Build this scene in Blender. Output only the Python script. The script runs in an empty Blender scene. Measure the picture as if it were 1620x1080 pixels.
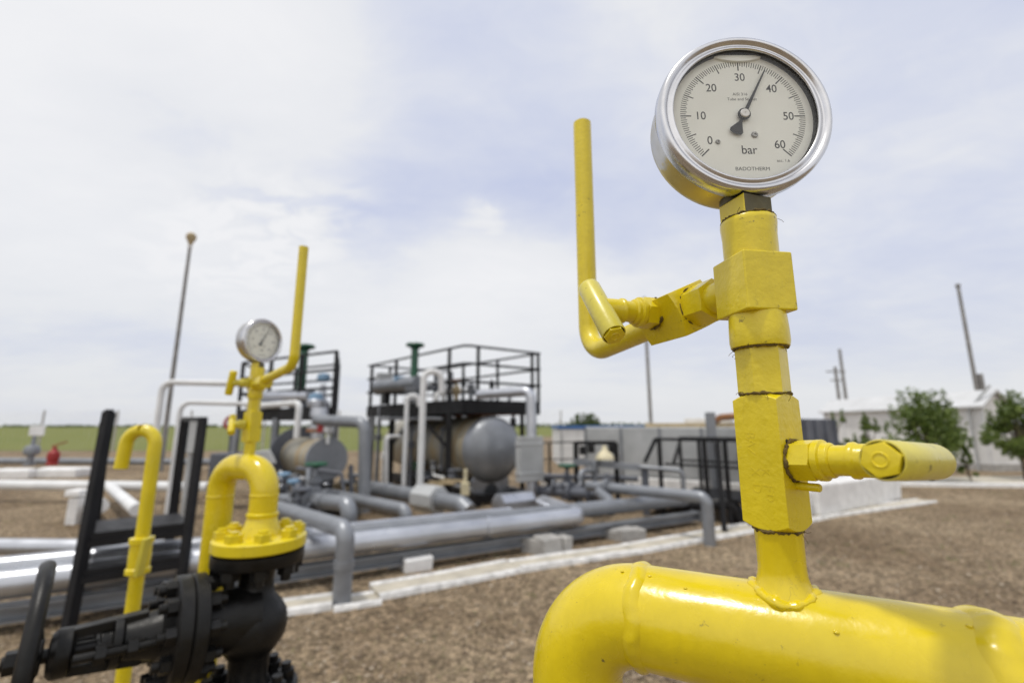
import bpy, math, random
from mathutils import Vector as V, Matrix as M
from mathutils import noise as mnoise
R = math.radians
random.seed(7)
sc = bpy.context.scene
C = sc.collection
H = 1.5                                   # eye height
F = 727.0                                 # focal length in photo pixels (1620 wide)
TH = math.atan(134 / F)                   # camera pitch (up)
ct, st = math.cos(TH), math.sin(TH)


def at(px, py, Y):
    v = (540 - py) / F
    dy = ct - st * v
    return V(((px - 810) / F / dy * Y, Y, (st + ct * v) / dy * Y + H))


def gr(px, py, z=0.0):
    v = (540 - py) / F
    dz = st + ct * v
    t = (z - H) / dz
    return V(((px - 810) / F * t, (ct - st * v) * t, z))


def zat(py, Y):
    return at(810, py, Y).z


# ------------------------------------------------------------------ materials
def newmat(name):
    m = bpy.data.materials.new(name)
    m.use_nodes = True
    nt = m.node_tree
    b = nt.nodes['Principled BSDF']
    return m, nt, b


def N(nt, typ, **kw):
    n = nt.nodes.new(typ)
    for k, v in kw.items():
        if k in n.inputs:
            n.inputs[k].default_value = v
        else:
            setattr(n, k, v)
    return n


def ramp(nt, src, stops):
    r = nt.nodes.new('ShaderNodeValToRGB')
    el = r.color_ramp.elements
    while len(el) < len(stops):
        el.new(0.5)
    for e, (p, c) in zip(el, stops):
        e.position = p
        e.color = (c, c, c, 1) if not isinstance(c, tuple) else (*c, 1)
    nt.links.new(src, r.inputs[0])
    return r.outputs[0]


def mixc(nt, fac, a, b, mode='MIX'):
    m = nt.nodes.new('ShaderNodeMix')
    m.data_type = 'RGBA'
    m.blend_type = mode
    for s, x in ((0, fac), (6, a), (7, b)):
        if isinstance(x, (int, float)):
            m.inputs[s].default_value = x
        elif isinstance(x, tuple):
            m.inputs[s].default_value = (*x, 1)
        else:
            nt.links.new(x, m.inputs[s])
    return m.outputs[2]


def coords(nt, kind='Object', scale=(1, 1, 1)):
    t = nt.nodes.new('ShaderNodeTexCoord')
    mp = nt.nodes.new('ShaderNodeMapping')
    mp.inputs['Scale'].default_value = scale
    nt.links.new(t.outputs[kind], mp.inputs[0])
    return mp.outputs[0]


def noise(nt, co, scale, detail=4, rough=0.5, dist=0.0):
    n = N(nt, 'ShaderNodeTexNoise', Scale=scale, Detail=detail, Roughness=rough, Distortion=dist)
    nt.links.new(co, n.inputs['Vector'])
    return n.outputs['Fac']


def voro(nt, co, scale, feature='F1', out='Distance'):
    n = N(nt, 'ShaderNodeTexVoronoi', Scale=scale)
    n.feature = feature
    nt.links.new(co, n.inputs['Vector'])
    return n.outputs[out]


def bump(nt, b, h, strength, dist=0.001, prev=None):
    n = N(nt, 'ShaderNodeBump', Strength=strength, Distance=dist)
    nt.links.new(h, n.inputs['Height'])
    if prev is not None:
        nt.links.new(prev, n.inputs['Normal'])
    nt.links.new(n.outputs[0], b.inputs['Normal'])
    return n.outputs[0]


def simple(name, col, rough=0.5, metal=0.0, var=0.25, scale=6.0, bumpy=0.15, bscale=40, bdist=0.002, dark=None, coat=0.0, spec=0.5):
    """a plain surface with mottled colour, uneven gloss and a fine bump"""
    m, nt, b = newmat(name)
    co = coords(nt)
    n1 = noise(nt, co, scale, 6, 0.6)
    lo = tuple(c * (1 - var) for c in col) if dark is None else dark
    hi = tuple(min(1, c * (1 + var * 0.5)) for c in col)
    nt.links.new(mixc(nt, ramp(nt, n1, [(0.3, 0.0), (0.7, 1.0)]), lo, hi), b.inputs['Base Color'])
    nt.links.new(ramp(nt, noise(nt, co, scale * 2.3, 4), [(0.3, max(0.02, rough - 0.1)), (0.75, min(1, rough + 0.15))]), b.inputs['Roughness'])
    b.inputs['Metallic'].default_value = metal
    b.inputs['Coat Weight'].default_value = coat
    b.inputs['Specular IOR Level'].default_value = spec
    bump(nt, b, noise(nt, co, bscale, 5), bumpy, bdist)
    return m


def yellow_paint(name, rough=0.33, peel=0.5, lump=0.32, chips=0.605, col=(0.72, 0.575, 0.009)):
    m, nt, b = newmat(name)
    co = coords(nt)
    n1 = noise(nt, co, 22, 5, 0.6)
    base = mixc(nt, ramp(nt, n1, [(0.3, 0.0), (0.7, 1.0)]), tuple(c * 0.86 for c in col), col)
    # worn dabs of an older green-yellow coat
    n4 = noise(nt, co, 9, 3, 0.5, 0.6)
    base = mixc(nt, ramp(nt, n4, [(0.58, 0.0), (0.70, 0.35)]), base, (0.62, 0.55, 0.05))
    # dry brush streaks and thin scratches
    cs = coords(nt, 'Object', (1, 1, .12))
    ns_ = noise(nt, cs, 150, 4, 0.65)
    base = mixc(nt, ramp(nt, ns_, [(0.42, 0.0), (0.75, 0.28)]), base, tuple(c * 0.72 for c in col))
    wv = noise(nt, coords(nt, 'Object', (1, .25, 1)), 75, 2, 0.4, 1.5)
    sc1 = ramp(nt, wv, [(0.495, 0.0), (0.5, 1.0), (0.505, 0.0)])
    scm = nt.nodes.new('ShaderNodeMath'); scm.operation = 'MULTIPLY'
    nt.links.new(sc1, scm.inputs[0]); nt.links.new(ramp(nt, noise(nt, co, 14, 2), [(0.56, 0.0), (0.66, 0.6)]), scm.inputs[1])
    base = mixc(nt, scm.outputs[0], base, (0.20, 0.15, 0.03))
    # chips and grime flecks
    n2 = noise(nt, co, 130, 6, 0.72)
    n3 = noise(nt, co, 16, 3, 0.5)
    mul = nt.nodes.new('ShaderNodeMath'); mul.operation = 'MULTIPLY'
    nt.links.new(ramp(nt, n2, [(chips, 0.0), (chips + 0.035, 1.0)]), mul.inputs[0])
    nt.links.new(ramp(nt, n3, [(0.5, 0.0), (0.62, 0.85)]), mul.inputs[1])
    base = mixc(nt, mul.outputs[0], base, (0.10, 0.075, 0.02))
    nt.links.new(base, b.inputs['Base Color'])
    nt.links.new(ramp(nt, noise(nt, co, 40, 4), [(0.3, rough - 0.08), (0.75, rough + 0.12)]), b.inputs['Roughness'])
    b.inputs['Coat Weight'].default_value = 0.25
    b.inputs['Coat Roughness'].default_value = 0.15
    p = bump(nt, b, noise(nt, co, 240, 3), peel, 0.0007)
    p = bump(nt, b, noise(nt, co, 75, 4), lump, 0.0016, p)
    bump(nt, b, mul.outputs[0], -0.4, 0.0003, p)
    return m


MAT = {}
MAT['yellow'] = yellow_paint('yellow paint')
MAT['yellow_gloss'] = yellow_paint('glossy yellow paint', 0.24, 0.12, 0.32, 0.64, (0.69, 0.535, 0.006))
MAT['yellow_old'] = yellow_paint('greenish yellow paint', 0.34, 0.2, 0.15, 0.62, (0.62, 0.54, 0.06))
MAT['grime'] = simple('brown joint grime', (0.13, 0.09, 0.022), 0.9, 0, 0.6, 200, 0.8, 900, 0.001)
MAT['brass'] = simple('dull brass socket', (0.11, 0.095, 0.05), 0.45, 0.6, 0.3, 60, 0.1, 300, 0.0004)
MAT['black'] = simple('black paint', (0.008, 0.0078, 0.0075), 0.40, 0, 0.7, 26, 0.5, 260, 0.0006, spec=0.3)
MAT['blackmetal'] = simple('black structural paint', (0.012, 0.012, 0.014), 0.5, 0, 0.4, 5, 0.1, 40, 0.002, spec=0.25)
MAT['grey'] = simple('grey pipe paint', (0.245, 0.26, 0.285), 0.40, 0.4, 0.22, 3, 0.1, 20, 0.004)
MAT['clad'] = simple('aluminium cladding', (0.52, 0.54, 0.585), 0.36, 0.8, 0.22, 1.6, 0.15, 9, 0.006)
MAT['darkgrey'] = simple('dark grey paint', (0.105, 0.115, 0.14), 0.5, 0, 0.3, 2, 0.1, 20, 0.003)
MAT['panel'] = simple('grey sheet panels', (0.46, 0.475, 0.485), 0.55, 0.2, 0.25, 1.6, 0.1, 14, 0.004)
MAT['whitepaint'] = simple('white paint', (0.70, 0.71, 0.72), 0.55, 0, 0.18, 2.5, 0.2, 30, 0.003)
MAT['whitewash'] = simple('whitewashed concrete', (0.80, 0.80, 0.80), 0.85, 0, 0.18, 5, 0.6, 35, 0.006)
MAT['kerbwash'] = simple('worn kerb whitewash', (0.70, 0.695, 0.685), 0.88, 0, 0.42, 9, 0.7, 45, 0.008)
MAT['concrete'] = simple('concrete', (0.50, 0.46, 0.38), 0.9, 0, 0.3, 4, 0.6, 40, 0.006)
MAT['greyconc'] = simple('grey concrete', (0.40, 0.39, 0.375), 0.9, 0, 0.35, 5, 0.7, 40, 0.008)
MAT['green'] = simple('green enamel', (0.012, 0.09, 0.045), 0.4, 0, 0.3, 8, 0.1, 40, 0.002)
MAT['red'] = simple('red enamel', (0.32, 0.02, 0.02), 0.5, 0, 0.3, 8, 0.1, 40, 0.002)
MAT['blue'] = simple('blue enamel', (0.05, 0.14, 0.36), 0.5, 0, 0.3, 8, 0.1, 40, 0.002)
MAT['paleblue'] = simple('pale blue enamel', (0.22, 0.36, 0.52), 0.5, 0, 0.3, 8, 0.1, 40, 0.002)
MAT['cream'] = simple('cream enamel', (0.62, 0.56, 0.38), 0.5, 0, 0.2, 8, 0.1, 40, 0.002)
MAT['rust'] = simple('rusty steel', (0.30, 0.14, 0.06), 0.8, 0.1, 0.5, 9, 0.5, 60, 0.003)
MAT['tan'] = simple('tan boards', (0.45, 0.36, 0.22), 0.8, 0, 0.3, 5, 0.3, 40, 0.003)
MAT['pole'] = simple('weathered pole', (0.25, 0.245, 0.24), 0.85, 0, 0.35, 3, 0.4, 30, 0.004)
MAT['bark'] = simple('bark', (0.10, 0.075, 0.05), 0.9, 0, 0.4, 12, 0.8, 60, 0.006)
MAT['dialblack'] = simple('dial black', (0.012, 0.012, 0.014), 0.5, 0, 0.2, 60, 0.0)
MAT['dial'] = simple('dial face enamel', (0.88, 0.89, 0.83), 0.55, 0, 0.04, 30, 0.02, 300, 0.0002)
MAT['whitecap'] = simple('white cap', (0.75, 0.75, 0.74), 0.35, 0, 0.1, 100, 0.0)
MAT['roof'] = simple('white roof sheet', (0.60, 0.61, 0.62), 0.5, 0.1, 0.12, 1.5, 0.1, 12, 0.004)
MAT['wallpanel'] = simple('off white wall panels', (0.76, 0.76, 0.755), 0.6, 0, 0.14, 1.2, 0.1, 12, 0.004)


def steel_mat(name, col, rough, yellow_low):
    m, nt, b = newmat(name)
    co = coords(nt)
    n1 = noise(nt, co, 45, 6, 0.65)
    c0 = mixc(nt, ramp(nt, n1, [(0.35, 0.0), (0.75, 1.0)]), tuple(c * 0.82 for c in col), col)
    b.inputs['Metallic'].default_value = 1.0
    if yellow_low:                                    # yellow mixed in towards the underside of the case
        t = nt.nodes.new('ShaderNodeTexCoord')
        s = nt.nodes.new('ShaderNodeSeparateXYZ')
        nt.links.new(t.outputs['Object'], s.inputs[0])
        mr = N(nt, 'ShaderNodeMapRange')
        mr.inputs['From Min'].default_value = 0.062
        mr.inputs['From Max'].default_value = 0.022
        nt.links.new(s.outputs['Z'], mr.inputs['Value'])
        ad = nt.nodes.new('ShaderNodeMath'); ad.operation = 'MULTIPLY_ADD'
        nt.links.new(noise(nt, co, 70, 5, 0.7), ad.inputs[0]); ad.inputs[1].default_value = 1.1
        nt.links.new(mr.outputs[0], ad.inputs[2])
        f = ramp(nt, ad.outputs[0], [(0.85, 0.0), (1.35, 0.75)])
        c0 = mixc(nt, f, c0, (0.62, 0.47, 0.06))
        nt.links.new(ramp(nt, f, [(0.0, 1.0), (1.0, 0.35)]), b.inputs['Metallic'])
    nt.links.new(c0, b.inputs['Base Color'])
    sc_ = noise(nt, co, 60, 4, 0.6)
    nt.links.new(ramp(nt, sc_, [(0.3, rough - 0.06), (0.75, rough + 0.16)]), b.inputs['Roughness'])
    bump(nt, b, noise(nt, co, 90, 3), 0.05, 0.0003)
    return m


MAT['bezel'] = steel_mat('bright bezel steel', (0.70, 0.70, 0.72), 0.22, False)
MAT['case'] = steel_mat('case steel', (0.60, 0.59, 0.57), 0.30, True)
MAT['screw'] = steel_mat('screw steel', (0.35, 0.34, 0.32), 0.35, False)


def glass_mat():
    m, nt, b = newmat('gauge glass')
    nt.nodes.remove(b)
    out = nt.nodes['Material Output']
    tr = N(nt, 'ShaderNodeBsdfTransparent'); tr.inputs[0].default_value = (0.99, 0.99, 0.985, 1)
    gl = N(nt, 'ShaderNodeBsdfGlossy'); gl.inputs['Roughness'].default_value = 0.02
    fr = N(nt, 'ShaderNodeFresnel')
    ge = nt.nodes.new('ShaderNodeNewGeometry')
    ma = nt.nodes.new('ShaderNodeMath'); ma.operation = 'MULTIPLY_ADD'
    nt.links.new(ge.outputs['Backfacing'], ma.inputs[0]); ma.inputs[1].default_value = 1 / 1.4 - 1.4; ma.inputs[2].default_value = 1.4
    nt.links.new(ma.outputs[0], fr.inputs['IOR'])
    mx = N(nt, 'ShaderNodeMixShader')
    nt.links.new(fr.outputs[0], mx.inputs[0]); nt.links.new(tr.outputs[0], mx.inputs[1]); nt.links.new(gl.outputs[0], mx.inputs[2])
    nt.links.new(mx.outputs[0], out.inputs[0])
    return m


MAT['glass'] = glass_mat()


def bubble_mat():
    m, nt, b = newmat('air bubble in the filling')
    b.inputs['Base Color'].default_value = (0.84, 0.85, 0.78, 1)
    b.inputs['Roughness'].default_value = 0.12
    return m


MAT['bubble'] = bubble_mat()


def gravel_mat():
    m, nt, b = newmat('gravel soil')
    co = coords(nt)
    n1 = noise(nt, co, 0.55, 6, 0.62)
    n2 = noise(nt, co, 9.0, 6, 0.75)
    v1 = voro(nt, co, 24, 'F1', 'Color')
    v2 = voro(nt, co, 55, 'F1', 'Color')
    base = mixc(nt, ramp(nt, n1, [(0.35, 0.0), (0.68, 1.0)]), (0.18, 0.130, 0.082), (0.36, 0.283, 0.19))
    base = mixc(nt, ramp(nt, n2, [(0.36, 0.0), (0.66, 1.0)]), mixc(nt, 0.45, base, (0.08, 0.058, 0.036)), base)
    bw = N(nt, 'ShaderNodeRGBToBW'); nt.links.new(v1, bw.inputs[0])
    base = mixc(nt, 0.65, base, ramp(nt, bw.outputs[0], [(0.15, 0.18), (0.5, 0.5), (0.85, 0.82)]), 'OVERLAY')
    bw2 = N(nt, 'ShaderNodeRGBToBW'); nt.links.new(v2, bw2.inputs[0])
    base = mixc(nt, 0.7, base, ramp(nt, bw2.outputs[0], [(0.15, 0.16), (0.5, 0.5), (0.88, 0.88)]), 'OVERLAY')
    gs = noise(nt, co, 1.7, 5, 0.7)
    base = mixc(nt, ramp(nt, gs, [(0.66, 0.0), (0.74, 0.45)]), base, (0.085, 0.10, 0.035))
    nt.links.new(base, b.inputs['Base Color'])
    b.inputs['Roughness'].default_value = 0.95
    b.inputs['Specular IOR Level'].default_value = 0.15
    d = voro(nt, co, 30)
    p = bump(nt, b, d, -0.9, 0.02)
    bump(nt, b, n2, 0.8, 0.05, p)
    return m


MAT['gravel'] = gravel_mat()


def stone_mat():
    m, nt, b = newmat('stones')
    g = nt.nodes.new('ShaderNodeNewGeometry')
    nt.links.new(ramp(nt, g.outputs['Random Per Island'], [(0.0, (0.10, 0.07, 0.045)), (0.4, (0.24, 0.18, 0.125)), (0.75, (0.32, 0.255, 0.18)), (1.0, (0.40, 0.34, 0.26))]), b.inputs['Base Color'])
    b.inputs['Roughness'].default_value = 0.9
    return m


MAT['stone'] = stone_mat()


def field_mat():
    m, nt, b = newmat('field grass')
    co = coords(nt, 'Object', (0.02, 0.12, 1))
    n1 = noise(nt, co, 2.0, 6, 0.65)
    co2 = coords(nt, 'Object', (0.3, 1.0, 1))
    n2 = noise(nt, co2, 1.5, 5, 0.7)
    base = mixc(nt, ramp(nt, n1, [(0.3, 0.0), (0.7, 1.0)]), (0.125, 0.150, 0.045), (0.225, 0.22, 0.085))
    base = mixc(nt, ramp(nt, n2, [(0.4, 0.0), (0.65, 0.6)]), base, (0.15, 0.185, 0.05))
    nt.links.new(base, b.inputs['Base Color'])
    b.inputs['Roughness'].default_value = 1.0
    b.inputs['Specular IOR Level'].default_value = 0.05
    bump(nt, b, n2, 0.6, 0.3)
    return m


MAT['field'] = field_mat()


def leaf_mat(name, a, c):
    m, nt, b = newmat(name)
    g = nt.nodes.new('ShaderNodeNewGeometry')
    nt.links.new(ramp(nt, g.outputs['Random Per Island'], [(0.0, a), (1.0, c)]), b.inputs['Base Color'])
    b.inputs['Roughness'].default_value = 0.55
    b.inputs['Transmission Weight'].default_value = 0.0
    tl = N(nt, 'ShaderNodeBsdfTranslucent'); tl.inputs[0].default_value = (0.16, 0.24, 0.04, 1)
    mx = N(nt, 'ShaderNodeMixShader'); mx.inputs[0].default_value = 0.3
    out = nt.nodes['Material Output']
    nt.links.new(b.outputs[0], mx.inputs[1]); nt.links.new(tl.outputs[0], mx.inputs[2]); nt.links.new(mx.outputs[0], out.inputs[0])
    return m


MAT['leaf'] = leaf_mat('leaves', (0.045, 0.08, 0.014), (0.19, 0.25, 0.06))
MAT['farleaf'] = leaf_mat('far leaves', (0.035, 0.06, 0.02), (0.075, 0.105, 0.04))


def vessel_mat():
    m, nt, b = newmat('stained vessel cladding')
    co = coords(nt)
    sm = nt.nodes.new('ShaderNodeTexCoord')
    mp = nt.nodes.new('ShaderNodeMapping')
    mp.inputs['Rotation'].default_value = (0, 0, R(-32))
    nt.links.new(sm.outputs['Object'], mp.inputs[0])
    sx = nt.nodes.new('ShaderNodeSeparateXYZ'); nt.links.new(mp.outputs[0], sx.inputs[0])
    n0 = noise(nt, co, 2.5, 5, 0.6)
    ad = nt.nodes.new('ShaderNodeMath'); ad.operation = 'MULTIPLY_ADD'
    nt.links.new(n0, ad.inputs[0]); ad.inputs[1].default_value = 0.35; nt.links.new(sx.outputs['Y'], ad.inputs[2])
    w = N(nt, 'ShaderNodeTexNoise', Scale=2.6, Detail=4, Roughness=0.6)
    w.noise_dimensions = '1D'
    nt.links.new(ad.outputs[0], w.inputs['W'])
    c = ramp(nt, w.outputs['Fac'], [(0.36, (0.27, 0.27, 0.265)), (0.48, (0.34, 0.325, 0.27)), (0.55, (0.40, 0.34, 0.22)), (0.60, (0.36, 0.25, 0.12)), (0.66, (0.36, 0.34, 0.28))])
    c = mixc(nt, ramp(nt, noise(nt, co, 7, 6, 0.7), [(0.4, 0.0), (0.8, 0.5)]), c, (0.20, 0.19, 0.17))
    nt.links.new(c, b.inputs['Base Color'])
    b.inputs['Roughness'].default_value = 0.5
    b.inputs['Metallic'].default_value = 0.3
    bump(nt, b, w.outputs['Fac'], 0.3, 0.02)
    return m


MAT['vessel'] = vessel_mat()


# ------------------------------------------------------------------ mesh builder
def frame(d):
    d = d.normalized()
    a = V((0, 0, 1)) if abs(d.z) < 0.95 else V((1, 0, 0))
    e1 = a.cross(d).normalized()
    return e1, d.cross(e1).normalized(), d


class MB:
    def __init__(s):
        s.v = []; s.f = []; s.m = []; s.mi = 0

    def add(s, vs, fs):
        o = len(s.v)
        s.v += [V(p) for p in vs]
        s.f += [[i + o for i in f] for f in fs]
        s.m += [s.mi] * len(fs)

    def box(s, c, size, rz=0.0, axes=None):
        c = V(c); hx, hy, hz = (k / 2 for k in size)
        if axes is None:
            a = V((math.cos(rz), math.sin(rz), 0)); b = V((-math.sin(rz), math.cos(rz), 0)); z = V((0, 0, 1))
        else:
            a, b, z = axes
        vs = [c + a * (i * hx) + b * (j * hy) + z * (k * hz) for i in (-1, 1) for j in (-1, 1) for k in (-1, 1)]
        s.add(vs, [(0, 1, 3, 2), (4, 6, 7, 5), (0, 4, 5, 1), (2, 3, 7, 6), (0, 2, 6, 4), (1, 5, 7, 3)])
        return s

    def beam(s, p, q, w, h=None):
        """square bar from p to q"""
        p, q = V(p), V(q); h = h or w
        e1, e2, d = frame(q - p)
        vs = [x + e1 * (i * w / 2) + e2 * (j * h / 2) for x in (p, q) for i, j in ((-1, -1), (1, -1), (1, 1), (-1, 1))]
        s.add(vs, [(3, 2, 1, 0), (4, 5, 6, 7), (0, 1, 5, 4), (1, 2, 6, 5), (2, 3, 7, 6), (3, 0, 4, 7)])
        return s

    def lathe(s, o, d, prof, n=32, cap=True):
        """prof: (radius, distance along d)"""
        o = V(o); e1, e2, d = frame(V(d))
        vs = []
        for r, h in prof:
            for k in range(n):
                a = 2 * math.pi * k / n
                vs.append(o + d * h + e1 * (r * math.cos(a)) + e2 * (r * math.sin(a)))
        fs = []
        for i in range(len(prof) - 1):
            for k in range(n):
                a, b = i * n + k, i * n + (k + 1) % n
                fs.append((a, b, b + n, a + n))
        if cap:
            if prof[0][0] > 1e-6: fs.append(tuple(reversed(range(n))))
            if prof[-1][0] > 1e-6: fs.append(tuple(range((len(prof) - 1) * n, len(prof) * n)))
        s.add(vs, fs)
        return s

    def cyl(s, p, q, r, r2=None, n=24):
        p, q = V(p), V(q)
        return s.lathe(p, q - p, [(r, 0), (r if r2 is None else r2, (q - p).length)], n)

    def tube(s, pts, r, n=20, cap=True):
        pts = [V(p) for p in pts]
        rr = r if isinstance(r, (list, tuple)) else [r] * len(pts)
        tang = []
        for i in range(len(pts)):
            a = pts[max(0, i - 1)]; b = pts[min(len(pts) - 1, i + 1)]
            t = (b - a)
            if 0 < i < len(pts) - 1:
                t = (pts[i] - a).normalized() + (b - pts[i]).normalized()
            tang.append(t.normalized())
        e1, e2, _ = frame(tang[0])
        vs = []
        for i, p in enumerate(pts):
            if i:
                q = tang[i - 1].rotation_difference(tang[i])
                e1 = q @ e1; e2 = q @ e2
            for k in range(n):
                a = 2 * math.pi * k / n
                vs.append(p + e1 * (rr[i] * math.cos(a)) + e2 * (rr[i] * math.sin(a)))
        fs = []
        for i in range(len(pts) - 1):
            for k in range(n):
                a, b = i * n + k, i * n + (k + 1) % n
                fs.append((a, b, b + n, a + n))
        if cap:
            fs.append(tuple(reversed(range(n)))); fs.append(tuple(range((len(pts) - 1) * n, len(pts) * n)))
        s.add(vs, fs)
        return s

    def prism(s, o, d, sides, r, length, cham=0.0, rot=0.0, per=8, both=True, e=None, rin=None):
        """polygonal bar (corner radius r) with turned, lathe-chamfered ends"""
        o = V(o)
        e1, e2, d = frame(V(d)) if e is None else (e[0], e[1], V(d).normalized())
        flat = r * math.cos(math.pi / sides)
        pts = []
        for k in range(sides):
            a0 = rot + 2 * math.pi * k / sides; a1 = rot + 2 * math.pi * (k + 1) / sides
            p0 = V((r * math.cos(a0), r * math.sin(a0))); p1 = V((r * math.cos(a1), r * math.sin(a1)))
            for j in range(per):
                pts.append(p0.lerp(p1, j / per))
        n = len(pts)
        cut = flat * 0.98 if rin is None else rin
        def ring(h, sgn, inner):
            out = []
            for p in pts:
                rr = p.length
                if inner:
                    q = p * (cut / rr); z = h
                else:
                    q = p; z = h - sgn * cham * max(0, rr - cut)
                out.append(o + e1 * q.x + e2 * q.y + d * z)
            return out
        vs = ring(0, -1 if both else 0, True) + ring(0, -1 if both else 0, False) + ring(length, 1, False) + ring(length, 1, True)
        fs = []
        for i in range(3):
            for k in range(n):
                a, b = i * n + k, i * n + (k + 1) % n
                fs.append((a, b, b + n, a + n))
        fs.append(tuple(reversed(range(n)))); fs.append(tuple(range(3 * n, 4 * n)))
        s.add(vs, fs)
        return s

    def torus(s, o, d, Rr, r, n=48, m=10, wob=0.0, seed=0):
        o = V(o); e1, e2, d = frame(V(d)); vs = []; rnd = random.Random(seed)
        for k in range(n):
            a = 2 * math.pi * k / n
            c = e1 * math.cos(a) + e2 * math.sin(a)
            q = 1 + wob * rnd.uniform(-1, 1); sh = wob * rnd.uniform(-1, 1) * r
            for j in range(m):
                b = 2 * math.pi * j / m
                vs.append(o + c * (Rr + r * q * math.cos(b)) + d * (r * q * math.sin(b) + sh))
        fs = []
        for k in range(n):
            for j in range(m):
                fs.append((k * m + j, ((k + 1) % n) * m + j, ((k + 1) % n) * m + (j + 1) % m, k * m + (j + 1) % m))
        s.add(vs, fs)
        return s

    def sphere(s, c, r, n=20, sq=(1, 1, 1)):
        c = V(c); vs = []; fs = []; k = n // 2
        prof = [(max(1e-5, math.sin(math.pi * i / k)), -math.cos(math.pi * i / k)) for i in range(k + 1)]
        for pr, h in prof:
            for j in range(n):
                a = 2 * math.pi * j / n
                vs.append(c + V((pr * math.cos(a) * r * sq[0], pr * math.sin(a) * r * sq[1], h * r * sq[2])))
        for i in range(k):
            for j in range(n):
                a, b = i * n + j, i * n + (j + 1) % n
                fs.append((a, b, b + n, a + n))
        s.add(vs, fs)
        return s

    def poly(s, pts, d):
        """extrude polygon pts by vector d"""
        n = len(pts); pts = [V(p) for p in pts]; d = V(d)
        fs = [tuple(reversed(range(n))), tuple(range(n, 2 * n))] + [(k, (k + 1) % n, (k + 1) % n + n, k + n) for k in range(n)]
        s.add(pts + [p + d for p in pts], fs)
        return s


ORG = {}


def finish(o, mb, mats, sharp=35, bevel=0.0, seg=2):
    me = o.data
    org = ORG[o.name]
    me.from_pydata([tuple(v - org) for v in mb.v], [], [tuple(f) for f in mb.f])
    if not isinstance(mats, (list, tuple)): mats = [mats]
    for m in mats: me.materials.append(MAT[m] if isinstance(m, str) else m)
    me.polygons.foreach_set('material_index', mb.m)
    me.polygons.foreach_set('use_smooth', [True] * len(me.polygons))
    me.update()
    import bmesh
    bm = bmesh.new(); bm.from_mesh(me); bmesh.ops.recalc_face_normals(bm, faces=bm.faces); bm.to_mesh(me); bm.free()
    me.set_sharp_from_angle(angle=R(sharp))
    if bevel:
        bv = o.modifiers.new('edge', 'BEVEL'); bv.width = bevel; bv.segments = seg; bv.limit_method = 'ANGLE'; bv.angle_limit = R(40)
        bv.harden_normals = True
    return o


def part(mb, name, mats, parent, **kw):
    o = bpy.data.objects.new(name, bpy.data.meshes.new(name)); C.objects.link(o)
    o.parent = parent
    ORG[o.name] = ORG[parent.name]
    return finish(o, mb, mats, **kw)


def tag(o, label=None, cat=None, group=None, kind=None):
    for k, v in (('label', label), ('category', cat), ('group', group), ('kind', kind)):
        if v: o[k] = v
    return o


def thing(name, loc, label, cat, group=None, kind=None):
    o = bpy.data.objects.new(name, None); C.objects.link(o)
    o.empty_display_size = 0.1
    o.location = loc; ORG[o.name] = V(loc)
    return tag(o, label, cat, group, kind)


def solo(mb, name, mats, label=None, cat=None, group=None, kind=None, **kw):
    o = bpy.data.objects.new(name, bpy.data.meshes.new(name)); C.objects.link(o)
    xs = [v.x for v in mb.v]; ys = [v.y for v in mb.v]; zs = [v.z for v in mb.v]
    org = V(((min(xs) + max(xs)) / 2, (min(ys) + max(ys)) / 2, min(zs)))
    if kind == 'structure': org = V((0, 0, 0))
    o.location = org; ORG[o.name] = org
    finish(o, mb, mats, **kw)
    return tag(o, label, cat, group, kind or 'thing')


def fillet(pts, rad, seg=8):
    pts = [V(p) for p in pts]; out = [pts[0]]
    for i in range(1, len(pts) - 1):
        a, b, c = pts[i - 1], pts[i], pts[i + 1]
        rr = rad[i - 1] if isinstance(rad, (list, tuple)) else rad
        u, w = (a - b), (c - b)
        lu, lw = u.length, w.length
        u.normalize(); w.normalize()
        ang = u.angle(w)
        if ang > 3.1 or rr <= 0: out.append(b); continue
        t = min(rr / math.tan(ang / 2), lu * 0.95, lw * 0.95)
        r2 = t * math.tan(ang / 2)
        cen = b + (u + w).normalized() * (r2 / math.sin(ang / 2))
        p, q = b + u * t - cen, b + w * t - cen
        tot = p.angle(q); ax = p.cross(q).normalized()
        for k in range(seg + 1):
            out.append(cen + M.Rotation(tot * k / seg, 3, ax) @ p)
    out.append(pts[-1])
    return out


def densify(pts, step):
    out = [pts[0]]
    for a, b in zip(pts, pts[1:]):
        n = max(1, int((b - a).length / step))
        out += [a.lerp(b, k / n) for k in range(1, n + 1)]
    return out


def copy_tree(o, parent=None):
    c = o.copy(); C.objects.link(c)
    if parent is not None: c.parent = parent
    ORG[c.name] = ORG[o.name]
    for ch in list(o.children):
        copy_tree(ch, c)
    return c


def Z3(x, y, z): return V((x, y, z + H))


UP = V((0, 0, 1))


def hv(x, y): return V((x, y, 0)).normalized()


# ------------------------------------------------------------------ camera, light, sky
cam = bpy.data.cameras.new('camera'); co_ = bpy.data.objects.new('camera', cam); C.objects.link(co_)
co_.location = (0, 0, H); co_.rotation_euler = (math.pi / 2 + TH, 0, 0)
cam.sensor_width = 36; cam.lens = F / 1620 * 36
cam.clip_start = 0.01; cam.clip_end = 6000
cam.dof.use_dof = True; cam.dof.focus_distance = 0.302; cam.dof.aperture_fstop = 4.8
cam.dof.aperture_blades = 8
sc.camera = co_

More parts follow.
